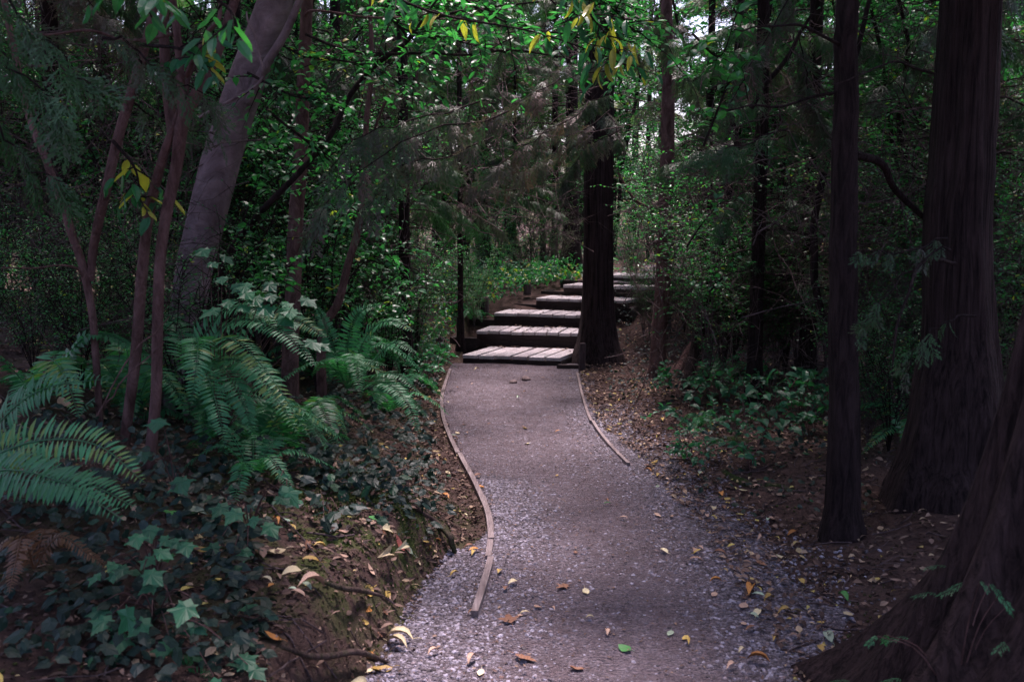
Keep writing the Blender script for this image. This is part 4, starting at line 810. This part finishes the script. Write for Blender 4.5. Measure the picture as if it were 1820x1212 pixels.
# dry tangle of bare twigs
def tangle(px0, px1, py0, py1, D0, D1, n, label, seed, L=(.3, .9), mat='twig', rad=.0035, up=.5):
    r = np.random.default_rng(seed); c = W((px0 + px1) / 2, py1, (D0 + D1) / 2); c[2] = tz(c[0], c[1]); mb = MB()
    for k in range(n):
        D = r.uniform(D0, D1); p = W(r.uniform(px0, px1), r.uniform(py0, py1), D) - c; d = norm(r.normal(0, 1, 3) * np.array([1, .8, .7]) + np.array([0, 0, up])); l = r.uniform(*L); u = np.linspace(0, 1, 7)[:, None]
        P = p + d * l * (u - .5) + r.normal(0, .05 * l, (7, 3)) * u; tube(mb, P, rad * r.uniform(.6, 1.6) * (1.2 - u[:, 0]), 3, r=r.random(), cap=False)
        for q in range(3):
            i = r.integers(1, 6); d2 = norm(d + r.normal(0, .7, 3)); w_ = np.linspace(0, 1, 4)[:, None]; tube(mb, P[i] + d2 * l * .35 * w_ + r.normal(0, .02 * l, (4, 3)) * w_, rad * .6 * (1.2 - w_[:, 0]), 3, cap=False)
    o = mb.build('dry_twigs', M[mat]); o.location = tuple(c); tag(o, label, 'dry twigs', kind='stuff')
tangle(1130, 1500, 300, 740, 8.2, 11, 420, 'tangle of dry brown twigs filling the shade right of the big cedar', 701)
tangle(560, 1040, 60, 420, 8.5, 12, 420, 'tangle of fine bare twigs among the boughs over the steps', 702, (.3, .8))
tangle(0, 380, 60, 620, 4.8, 7.5, 260, 'tangle of dark dry twigs in the left shade', 703, (.3, .8), rad=.003)
tangle(1230, 1820, 0, 560, 6.5, 10, 380, 'tangle of bare twigs in the upper right wood', 704, (.4, 1.1))
tangle(600, 800, 420, 620, 8, 11, 160, 'dry stalks on the bank left of the steps', 705, (.2, .5), rad=.003)
# ------------------------------------------------------------------ ferns
fern(W(335, 625, 4.7), 'large sword fern arching over the bank below the maple sapling leaves',
     [[W(330, 640, 4.8), W(420, 570, 4.6), W(500, 590, 4.4), W(562, 652, 4.2)], [W(330, 640, 4.8), W(400, 600, 4.5), W(470, 655, 4.3), W(552, 780, 4.1)], [W(335, 640, 4.8), W(390, 560, 4.7), W(440, 545, 4.6), W(480, 570, 4.5)],
      [W(330, 650, 4.8), W(430, 640, 4.5), W(480, 690, 4.35), W(530, 770, 4.2)], [W(330, 650, 4.8), W(390, 650, 4.5), W(430, 710, 4.35), W(448, 770, 4.3)], [W(330, 650, 4.8), W(470, 560, 4.9), W(530, 570, 4.8), W(580, 600, 4.7)],
      [W(330, 650, 4.8), W(350, 600, 4.5), W(350, 640, 4.25), W(340, 720, 4.15)], [W(330, 650, 4.8), W(360, 650, 4.5), W(385, 720, 4.3), W(400, 790, 4.2)], [W(325, 650, 4.8), W(320, 590, 5.0), W(290, 560, 5.1), W(250, 570, 5.2)]], n=0, L=.6, seed=1, w_=.09, up=(.2, -.5, .8))
fern(W(620, 680, 6.3), 'sword fern with upright fan of fronds left of the path bend',
     [[W(615, 690, 6.3), W(650, 600, 6.2), W(690, 570, 6.1), W(738, 590, 6.0)], [W(615, 690, 6.3), W(665, 640, 6.1), W(700, 610, 6.0), W(742, 628, 5.9)], [W(615, 690, 6.3), W(620, 600, 6.3), W(640, 555, 6.3), W(680, 540, 6.3)],
      [W(615, 690, 6.3), W(590, 610, 6.3), W(575, 570, 6.3), W(560, 540, 6.3)], [W(615, 690, 6.3), W(660, 668, 6.0), W(705, 665, 5.9), W(748, 700, 5.8)], [W(615, 690, 6.3), W(680, 680, 5.9), W(720, 710, 5.7), W(746, 772, 5.6)], [W(615, 690, 6.3), W(600, 640, 6.1), W(640, 640, 5.9), W(690, 650, 5.8)]], n=5, L=.6, seed=2, w_=.08, up=(.2, -.5, .8))
fern(W(-30, 830, 3.0), 'near sword fern with long fronds reaching in at the left edge',
     [[W(-60, 850, 3.1), W(0, 750, 3.0), (W(80, 690, 2.95)), W(200, 672, 2.9)], [W(-60, 830, 3.0), W(60, 785, 2.9), W(170, 790, 2.8), W(258, 858, 2.75)], [W(-60, 850, 2.9), W(20, 835, 2.8), W(120, 860, 2.7), W(220, 925, 2.65)],
      [W(-60, 850, 3.0), W(80, 855, 2.9), W(160, 862, 2.85), W(243, 902, 2.8)], [W(-60, 850, 3.1), W(-10, 800, 3.2), W(40, 800, 3.2), W(110, 830, 3.2)]], n=0, seed=3, w_=.078, up=(0, -.75, .6))
fern(W(300, 1260, 2.9), 'small fern fanning upward at the bottom edge left of centre',
     [[W(300, 1260, 2.9), W(275, 1210, 2.9), W(255, 1180, 2.88), W(246, 1150, 2.85)], [W(300, 1260, 2.9), W(290, 1210, 2.88), W(283, 1180, 2.85), W(286, 1148, 2.8)], [W(300, 1260, 2.9), W(300, 1210, 2.85), W(302, 1180, 2.82), W(308, 1152, 2.8)],
      [W(300, 1260, 2.9), W(318, 1220, 2.82), W(330, 1190, 2.78), W(342, 1168, 2.75)], [W(300, 1260, 2.9), W(330, 1230, 2.8), W(352, 1210, 2.75), W(378, 1198, 2.7)], [W(300, 1260, 2.9), W(250, 1240, 2.8), W(220, 1230, 2.75), W(195, 1235, 2.7)]], n=0, seed=4, w_=.06, up=(0, -.9, .5))
for k, (px, D, L, n, lab) in enumerate([(575, 7.9, .7, 9, 'bluish fern behind the slim trunk'), (500, 5.4, .45, 8, 'fern in the shade beneath the lobed leaves'), (690, 7.6, .5, 8, 'small fern above the ivy near the path bend'), (175, 5.6, .6, 8, 'dim fern behind the forked sapling'),
        (660, 9.6, .5, 8, 'fern below the green bush near the steps'), (330, 5.8, .6, 8, 'grey green fern leaning behind the twisted stems'), (1250, 7.6, .22, 6, 'tiny fern at the right edge of the path'), (840, 13.4, .4, 7, 'pale fern between the round posts'),
        (960, 16.2, .6, 8, 'fern beside the fifth step'), (740, 10.8, .45, 7, 'fern beside the low bluish post'), (60, 4.6, .6, 8, 'dark fern near the left edge behind the near fern'), (440, 4.5, .4, 7, 'shaded fern under the large arching fern'), (1300, 9.8, .4, 7, 'fern in the tangle right of the leaning cedar'), (1640, 6.4, .5, 7, 'black green fern behind the giant trunk')]):
    x, y, z = gp(px, D); fern((x, y, z), lab, None, n, L, 30 + k)
for k, (px, D, L, n, lab) in enumerate([(360, 5.1, .58, 8, 'tall fern filling the shade at the foot of the leaning mauve trunk'), (450, 5.0, .4, 6, 'fern overlapping the large arching fern on its right'), (540, 6.0, .55, 9, 'fern between the large arching fern and the upright fan fern'), (230, 4.9, .5, 8, 'fern half hidden behind the twisted stems')]):
    x, y, z = gp(px, D); fern((x, y, z), lab, None, n, L, 90 + k)
# dry fern fronds low at left
fern(W(60, 1010, 2.9), 'withered rust brown fern at the lower left', None, 4, .22, 77, 4)
# ------------------------------------------------------------------ lobed-leaf saplings
def sapling(label, leaves, base, size, seed, name='maple_seedling', T=None, mat=None, cat='plant', group=None):
    r = np.random.default_rng(seed); b = np.array(base, float); t = tag(empty(name, tuple(b)), label, cat, group); mw = MB(); ml = MB()
    for (px, py, D, s) in leaves:
        p = W(px, py, D) - b; mid = p * .5 + np.array([0, 0, .06]); P = resample([np.zeros(3), mid, p], 8); tube(mw, P, np.linspace(.003, .0015, 8), 4, cap=False)
        out = norm(p * np.array([1, 1, .1]) + r.normal(0, .25, 3)); d = out * np.array([1, 1, .2]) + np.array([.15, -.35, -.35]); nn = np.array([0, -.45, 1.]) + r.normal(0, .2, 3)
        scatter(ml, T or T_lob, [p], [d], [nn], s * size, r.random() * .85)
    mw.build('stem', M['red_bark'], t); ml.build('leaves', mat or M['lobed'], t)
R_ = random.Random(9)
def lv(pts, D, s=1., j=0): return [(x + R_.uniform(-j, j), y + R_.uniform(-j, j), D + R_.uniform(-.12, .12), s * R_.uniform(.75, 1.2)) for x, y in pts]
sapling('sprawling sapling with large lobed teal leaves above the big fern', lv([(355, 440), (372, 465), (395, 490), (410, 505), (430, 515), (447, 522), (405, 530), (425, 540), (460, 540), (480, 520), (500, 535), (515, 545), (532, 528), (495, 560), (520, 570), (545, 600), (560, 610), (388, 450), (440, 500), (470, 500), (395, 545)], 4.5), gp(380, 4.9), .115, 1)
sapling('cluster of bright lobed leaves low at the left', lv([(265, 930), (285, 950), (310, 955), (240, 945), (275, 985), (205, 1010), (225, 1000), (190, 995), (255, 1010), (285, 1030), (270, 975), (300, 985), (330, 960), (315, 1100), (180, 1015)], 2.9), gp(250, 3.2), .08, 2)
sapling('single large lobed leaf by the foot of the twisted stems', lv([(312, 845), (285, 740), (270, 800)], 3.7), gp(300, 3.9), .15, 3)
sapling('dark seedling leaves hugging the bottom left slope', lv([(200, 1090), (220, 1120), (240, 1075), (270, 1095), (180, 1070), (330, 1105), (300, 1130), (210, 1150), (250, 1150), (420, 1160), (440, 1180), (380, 1200), (110, 1190), (340, 1060)], 2.8), gp(250, 3.0), .095, 4)
sapling('lobed leaves over the ivy beside the litter slope', lv([(405, 890), (430, 900), (450, 915), (470, 925), (390, 960), (440, 970), (410, 1000), (500, 860), (488, 880), (350, 1000)], 3.6), gp(430, 3.8), .10, 5)
sapling('bright seedlings sprouting at the crest of the litter slope', lv([(488, 835), (500, 845), (510, 862), (495, 890), (525, 890), (440, 1015), (450, 1008)], 4.2), gp(500, 4.4), .055, 6, T=T_leaf2)
sapling('blue green ivy leaves over the moss of the bank', lv([(540, 930), (560, 935), (575, 915), (590, 925), (550, 945), (600, 905)], 4.2), gp(565, 4.3), .085, 7, 'ivy_sprig', T_ivy, M['ivy'])
sapling('spray of seedlings with level green leaves right of the path', lv([(x, y) for x in range(1225, 1345, 12) for y in (686, 694, 703)], 8.2, j=5), gp(1290, 8.4), .095, 8, 'seedling', T_leaf2, M['lobed'])
sapling('arching plant with big drooping leaves left of the near dark trunk', lv([(1345, 715), (1360, 700), (1375, 695), (1390, 698), (1365, 730), (1350, 745), (1380, 750), (1395, 745), (1400, 760), (1370, 780), (1375, 800), (1340, 690), (1380, 655), (1395, 665)], 7.0), gp(1365, 7.2), .12, 9, 'seedling', T_leaf2, M['lobed'])
sapling('low leafy seedling over the edge of the litter above the log', lv([(1190, 735), (1200, 745), (1185, 765), (1205, 765), (1215, 752), (1200, 780), (1225, 720), (1195, 725), (1240, 790), (1235, 775)], 7.8, j=3), gp(1205, 8), .085, 10, 'seedling', T_leaf2, M['lobed'])
sapling('row of small bright seedlings below the fallen log', lv([(1285, 805), (1300, 808), (1315, 812), (1330, 808), (1300, 818), (1260, 838), (1255, 845), (1270, 850), (1245, 805), (1340, 812)], 6.8, j=4), gp(1300, 6.9), .085, 11, 'seedling', T_leaf2, M['lobed'])
sapling('few green leaves lit on the shaded slope at right', lv([(1430, 660), (1440, 668), (1435, 690), (1468, 712), (1420, 695), (1445, 700), (1400, 655)], 7.4, j=6), gp(1435, 7.6), .085, 12, 'seedling', T_leaf2, M['lobed'])
sapling('small cedar seedling sprigs in the lower right shade', lv([(1745, 1030), (1755, 1040), (1775, 1060), (1785, 1075), (1560, 1128), (1575, 1130)], 2.6, j=4), (1.25, 2.7, .25), .045, 13, 'seedling', SPR[0], M['fern'])
# ground cover: ivy (uncountable)
mb = MB(); r = np.random.default_rng(44)
def ivy_patch(px0, px1, py0, py1, n, s, hgt):
    for _ in range(1):
        px = r.uniform(px0, px1, n); py = r.uniform(py0, py1, n); P = []
        for a, b_ in zip(px, py):
            rr_ = ray(a, b_); t_ = 2.2
            while t_ < 16:
                p = rr_ * t_ + np.array([0, 0, CAMZ])
                if p[2] < tz_fast(p[0], p[1]): break
                t_ += .05
            P.append(p)
        P = np.array(P); P[:, 2] = terrain(P[:, 0], P[:, 1]) + r.uniform(.01, hgt, n); ok = P[:, 0] < xl(P[:, 1]) - .06; ok |= P[:, 0] > xr(P[:, 1]) + .1; P = P[ok]; n2 = len(P)
        scatter(mb, T_ivy, P, np.stack([r.normal(0, 1, n2), r.normal(-.5, .8, n2), r.normal(-.35, .3, n2)], -1), np.stack([r.normal(0, .35, n2), r.normal(-.4, .35, n2), np.ones(n2)], -1), r.uniform(.6, 1.2, n2) * s, r.beta(1.6, 1.6, n2))
_tx = np.arange(-7, 7, .1); _ty = np.arange(2, 17, .1); _TZ = terrain(*np.meshgrid(_tx, _ty), False)
def tz_fast(x, y): return _TZ[min(max(int((y - 2) / .1), 0), len(_ty) - 1), min(max(int((x + 7) / .1), 0), len(_tx) - 1)]
ivy_patch(560, 775, 690, 900, 560, .07, .16); ivy_patch(640, 800, 820, 930, 130, .06, .07); ivy_patch(350, 620, 830, 960, 90, .085, .1)
ivy_patch(100, 440, 860, 1210, 420, .06, .12); ivy_patch(400, 470, 930, 1200, 60, .08, .06); ivy_patch(700, 800, 600, 700, 160, .05, .1); ivy_patch(1080, 1330, 520, 720, 1000, .045, .2); ivy_patch(1200, 1480, 600, 820, 500, .05, .15); ivy_patch(1240, 1560, 740, 920, 120, .05, .06); ivy_patch(700, 1000, 400, 560, 500, .07, .3)
ivy_patch(0, 330, 740, 930, 330, .055, .16); ivy_patch(0, 200, 900, 1200, 120, .06, .1); ivy_patch(330, 560, 640, 860, 260, .06, .16); ivy_patch(1100, 1260, 400, 470, 260, .06, .15)
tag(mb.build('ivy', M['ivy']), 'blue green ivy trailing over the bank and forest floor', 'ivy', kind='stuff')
# ------------------------------------------------------------------ logs, roots, stones, sticks
def log(pts, wid, label, name='fallen_log', cat='log', mat='root', ridge=.18, seed=0, group=None):
    P = []; mb = MB()
    Q, Rr = None, None
    b = np.array(W(*pts[0])); t = tag(empty(name, tuple(b)), label, cat, group); stem(mb, pts, wid, 14, ridge, seed=seed, wob=.01, n=30); mb.build('body', M[mat], t, b); return t
def gpz(px, py):   # first hit of the viewing ray with the soil
    rr_ = ray(px, py); t_ = 2.0
    while t_ < 20:
        p = rr_ * t_ + np.array([0, 0, CAMZ])
        if p[2] < tz_fast(p[0], p[1]): break
        t_ += .02
    return (px, py, p[1])
log([(1272, 786, 7.3), (1310, 790, 7.2), (1350, 803, 7.1), (1392, 815, 7.0)], [20, 30, 32, 26], 'rotting brown log lying among seedlings right of the path', seed=3)
log([(1270, 770, 7.6), (1300, 758, 7.7), (1335, 748, 7.8)], [8, 14, 10], 'short bent log just behind the rotting log', seed=4)
log([gpz(1285, 838), gpz(1310, 855), gpz(1345, 870), gpz(1400, 890)], [10, 20, 24, 22], 'gnarled surface root running off the path edge at right', 'surface_root', 'root', seed=5)
log([gpz(1340, 862), gpz(1380, 868), gpz(1425, 880)], [10, 18, 14], 'second root beside the gnarled surface root', 'surface_root', 'root', seed=6)
log([gpz(560, 1030), gpz(610, 1045), gpz(650, 1050), gpz(680, 1060)], [6, 10, 10, 5], 'root poking through the brown bank', 'surface_root', 'root', seed=7)
log([gpz(735, 900), gpz(770, 925), gpz(800, 955), gpz(808, 985)], [8, 12, 12, 9], 'root curling over the mossy edge of the bank', 'surface_root', 'root', seed=8)
log([gpz(500, 1150), gpz(560, 1165), gpz(640, 1160), gpz(690, 1180)], [8, 12, 12, 6], 'root at the foot of the bank near the bottom edge', 'surface_root', 'root', seed=9)
for k, (a, b_, w1, lab) in enumerate([((480, 900), (590, 1030), 3, 'thin twig slanting down the litter slope'), ((660, 855), (730, 835), 4, 'pale broken stick below the ivy'), ((1210, 870), (1290, 830), 3, 'thin stick lying across the right litter'), ((0, 940), (150, 965), 3, 'thin dead stalk crossing the lower left leaves'),
                                    ((480, 1200), (580, 1140), 4, 'stick on the soil near the bottom edge'), ((1390, 900), (1370, 870), 4, 'forked stick beside the right roots'), ((760, 640), (735, 690), 3, 'twig beside the left edging near the steps')]):
    p, q = gpz(*a), gpz(*b_); mid = gpz((a[0] + b_[0]) / 2 + 6, (a[1] + b_[1]) / 2 - 4); up_ = lambda z: (z[0], z[1] - 2, z[2])
    log([up_(p), up_(mid), up_(q)], [w1, w1, w1 * .6], lab, 'stick', 'stick', 'twig', 0, 20 + k)
def stone(px, py, s, label, seed, fl=.6):
    p = gpz(px, py); P = W(*p); P[2] = tz(P[0], P[1]); bm_v, bm_f = rock_template(seed, fl); mb = MB()
    f = np.array(bm_f[0]); mb.add(bm_v * s, f, .5, 0, True); o = mb.build('rock', M['rock']); o.location = (P[0], P[1], P[2] + s * .10)
    md = o.modifiers.new('sub', 'SUBSURF'); md.levels = 2; md.render_levels = 2; tag(o, label, 'rock')
stone(935, 677, .17, 'dark flat rock embedded in the path before the steps', 3, .55); stone(912, 683, .14, 'low reddish rock left of the dark flat one', 5, .5)
stone(1000, 644, .06, 'pale pebble at the right end of the lowest step', 9, .5)
# ------------------------------------------------------------------ fallen leaves
T_fall = [leaf_T(.45, .05, -.15, 4, .08), leaf_T(.55, .08, .18, 4), leaf_T(.36, .1, -.25, 4, -.1), leaf_T(.6, .03, .1, 4, .05)]; T_oak = lobed_T(5, -.15, False, .5); FM = {}
def leafproto(kind, shape):
    key = (kind, shape)
    if key not in FM:
        mb = MB(); T = T_fall[shape] if shape < 4 else T_oak; v = T[0].copy(); v[:, 1] -= .5
        for f in T[1]: mb.v and None
        k = 0
        for q, f in enumerate(T[1]):
            if q == 0: mb.add(v, f, .5, 0, True); k = 0
            else: mb.f.append(np.array(f)); mb.m.append(np.zeros(len(f))); mb.smooth.append(np.ones(len(f)))
        # stalk
        tube(mb, [[0, -.5, 0], [.02, -.68, .03], [.0, -.8, .02]], .012, 4, cap=False)
        o = mb.build('fallen_leaf', M['fall_' + kind]); FM[key] = o; o['_p'] = 1; return o, True
    return FM[key], False
rl = random.Random(31)
def fallen(px, py, size, kind, shape, label, rot=None, group=None, lift=.012):
    p = gpz(px, py); P = W(*p); o, new = leafproto(kind, shape)
    if not new: o = o.copy(); C.objects.link(o)
    if '_p' in o: del o['_p']
    e = .05; nx = -(tz(P[0] + e, P[1]) - tz(P[0] - e, P[1])) / (2 * e); ny = -(tz(P[0], P[1] + e) - tz(P[0], P[1] - e)) / (2 * e)
    q = Vector((nx + rl.uniform(-.2, .2), ny + rl.uniform(-.2, .2), 1)).to_track_quat('Z', 'Y'); o.rotation_mode = 'QUATERNION'
    from mathutils import Quaternion
    o.rotation_quaternion = q @ Quaternion((0, 0, 1), rl.uniform(0, 6.28) if rot is None else math.radians(rot))
    o.location = (P[0], P[1], tz(P[0], P[1]) + lift + .12 * size); o.scale = (size,) * 3
    return tag(o, label, 'leaf', group)
# leaves with a face of their own
for a in [(1109, 1160, .068, 'green', 3, 'fresh green leaf lying on the path near the bottom edge', 90), (308, 916, .085, 'green', 3, 'bright green holed leaf lying left of the pale green leaf', 10), (344, 917, .085, 'pale', 0, 'pale green oval leaf beside the bright green holed leaf', 70),
          (488, 990, .085, 'cream', 1, 'cream leaf standing out on the litter slope above the pink one', 10), (552, 1042, .10, 'tan', 2, 'pinkish tan torn leaf on the brown bank', 20), (520, 1028, .07, 'cream', 0, 'yellow green leaf left of the pinkish torn leaf', 85),
          (553, 1005, .06, 'yellow', 0, 'small bright yellow leaf above the pinkish torn leaf', 30), (680, 970, .12, 'cream', 2, 'long pale leaf at the mossy crest of the bank', 60), (712, 981, .08, 'cream', 2, 'pale leaf right of the long pale leaf', 80), (686, 935, .08, 'cream', 0, 'cream leaf on moss above the long pale leaf', 70),
          (712, 962, .07, 'red', 3, 'red leaf overlapping a green one on the mossy bank', 0), (727, 963, .06, 'pale', 3, 'round green leaf overlapping the red one', 10), (665, 919, .05, 'green', 3, 'round lime leaf on the mossy bank', 60), (658, 1034, .07, 'yellow', 1, 'ochre leaf halfway down the brown bank', 85),
          (660, 1000, .045, 'tan', 3, 'round tan leaf in the middle of the bank', 0), (905, 1108, .11, 'brown', 4, 'large crumpled orange brown leaf on the near gravel', 60), (934, 1178, .10, 'brown', 4, 'lobed brown leaf near the bottom edge of the path', 90), (841, 1184, .07, 'tan', 2, 'tan leaf on pale gravel near the bottom edge', 85),
          (1000, 1048, .08, 'brown', 4, 'brown lobed leaf at the middle of the near path', 30), (1337, 1062, .11, 'orange', 2, 'orange leaf pair on gravel at the right of the near path', 120), (1348, 1066, .06, 'pale', 0, 'pale green leaf under the orange pair', 30), (1365, 1074, .07, 'yellow', 2, 'yellow leaf right of the orange pair', 90),
          (1471, 1143, .085, 'pale', 0, 'large pale green leaf beside the dark root at lower right', 60), (1457, 1164, .055, 'yellow', 0, 'yellow leaf just below the large pale green leaf', 70), (1347, 1187, .085, 'orange', 2, 'orange curled leaf near the bottom edge at right', 80), (1373, 1148, .05, 'yellow', 2, 'narrow yellow leaf on the right gravel near the bottom', 30),
          (1508, 1102, .065, 'cream', 3, 'round cream leaf at the dark right edge of gravel', 50), (1500, 1066, .075, 'green', 2, 'dark green leaf in shade at the right edge', 60), (1458, 1112, .04, 'yellow', 3, 'small round yellow leaf left of the round cream leaf', 0), (1393, 1097, .07, 'yellow', 2, 'yellow leaf lying flat above the narrow yellow one', 80),
          (1290, 970, .06, 'tan', 0, 'tan leaf at the right gravel edge', 80), (1237, 1003, .07, 'tan', 0, 'long tan leaf on gravel right of the path centre', 88), (710, 1135, .09, 'cream', 2, 'narrow cream leaf at the gravel corner of the bank', 40), (680, 1201, .07, 'yellow', 1, 'bright yellow leaf at the bottom edge of the gravel', 20),
          (632, 1200, .09, 'cream', 2, 'pale leaf blade at the bottom edge left of the yellow leaf', 50), (704, 1152, .08, 'cream', 2, 'second narrow cream leaf lying level by the bank foot', 90), (486, 1138, .05, 'orange', 3, 'small orange leaf low on the left slope', 0), (113, 718, .08, 'tan', 3, 'grey tan leaf hanging by the left fern', 0),
          (183, 882, .055, 'yellow', 3, 'yellow green leaf caught on the left fern frond', 10), (238, 911, .06, 'tan', 2, 'tan curled leaf at the tip of the left fern frond', -20), (848, 660, .07, 'cream', 2, 'pale leaf on the path just before the lowest step', 80), (355, 975, .055, 'yellow', 3, 'olive yellow leaf beside the lobed seedling', 30),
          (1080, 901, .05, 'green', 0, 'small green leaf in the middle of the path', 80), (808, 1025, .05, 'yellow', 2, 'yellow leaf against the reddish board end', 10), (888, 1024, .05, 'yellow', 0, 'yellow leaf right of the board end', 70), (535, 857, .075, 'cream', 1, 'cream folded leaf on the crest of the litter slope', 60),
          (590, 867, .08, 'tan', 0, 'tan leaf right of the cream folded leaf', 40), (735, 640, .10, 'tan', 2, 'large tan leaf below the fern near the low post', 80)]:
    fallen(a[0], a[1], a[2] * (1.25 if a[0] < 760 else 1.0), *a[3:6], rot=a[6] if a[6] is None else a[6])
kinds = [('yellow', 'small yellow leaf'), ('tan', 'small tan leaf'), ('cream', 'small cream leaf'), ('brown', 'small dull brown leaf'), ('pale', 'small pale green leaf'), ('orange', 'small orange brown leaf')]
def scat(n, x0, x1, y0, y1, where, s0, s1, wts):
    for _ in range(n):
        kd = rl.choices(kinds, wts)[0]; py = y0 + (y1 - y0) * rl.random() ** 1.2; px = rl.uniform(x0, x1) if not callable(x0) else x0(py) + (x1(py) - x0(py)) * rl.betavariate(.55, .55)
        fallen(px, py, rl.uniform(s0, s1), kd[0], rl.randrange(4), kd[1] + ' ' + where, None, kd[1] + ' ' + where)
lx_ = lambda py: np.interp(py, [650, 740, 870, 960, 1080, 1212], [805, 800, 855, 880, 850, 720]); rx_ = lambda py: np.interp(py, [650, 740, 820, 900, 1212], [1025, 1050, 1110, 1180, 1400])
scat(54, lx_, rx_, 658, 1205, 'scattered on the gravel path', .03, .06, [3, 4, 3, 3, 1, 1])
scat(48, lambda p: rx_(p) + 8, lambda p: rx_(p) + 190, 690, 1130, 'on the litter right of the path', .035, .07, [4, 4, 3, 2, 2, 2])
scat(34, lambda p: np.interp(p, [670, 900, 1000], [730, 760, 700]), lambda p: np.interp(p, [670, 900, 1000], [785, 840, 850]), 670, 1000, 'on the soil left of the edging board', .035, .07, [4, 4, 3, 2, 1, 2])
scat(34, lambda p: np.interp(p, [850, 1212], [500, 420]), lambda p: np.interp(p, [850, 1212], [700, 680]), 850, 1205, 'on the brown bank at left', .03, .06, [3, 4, 2, 4, 1, 3])
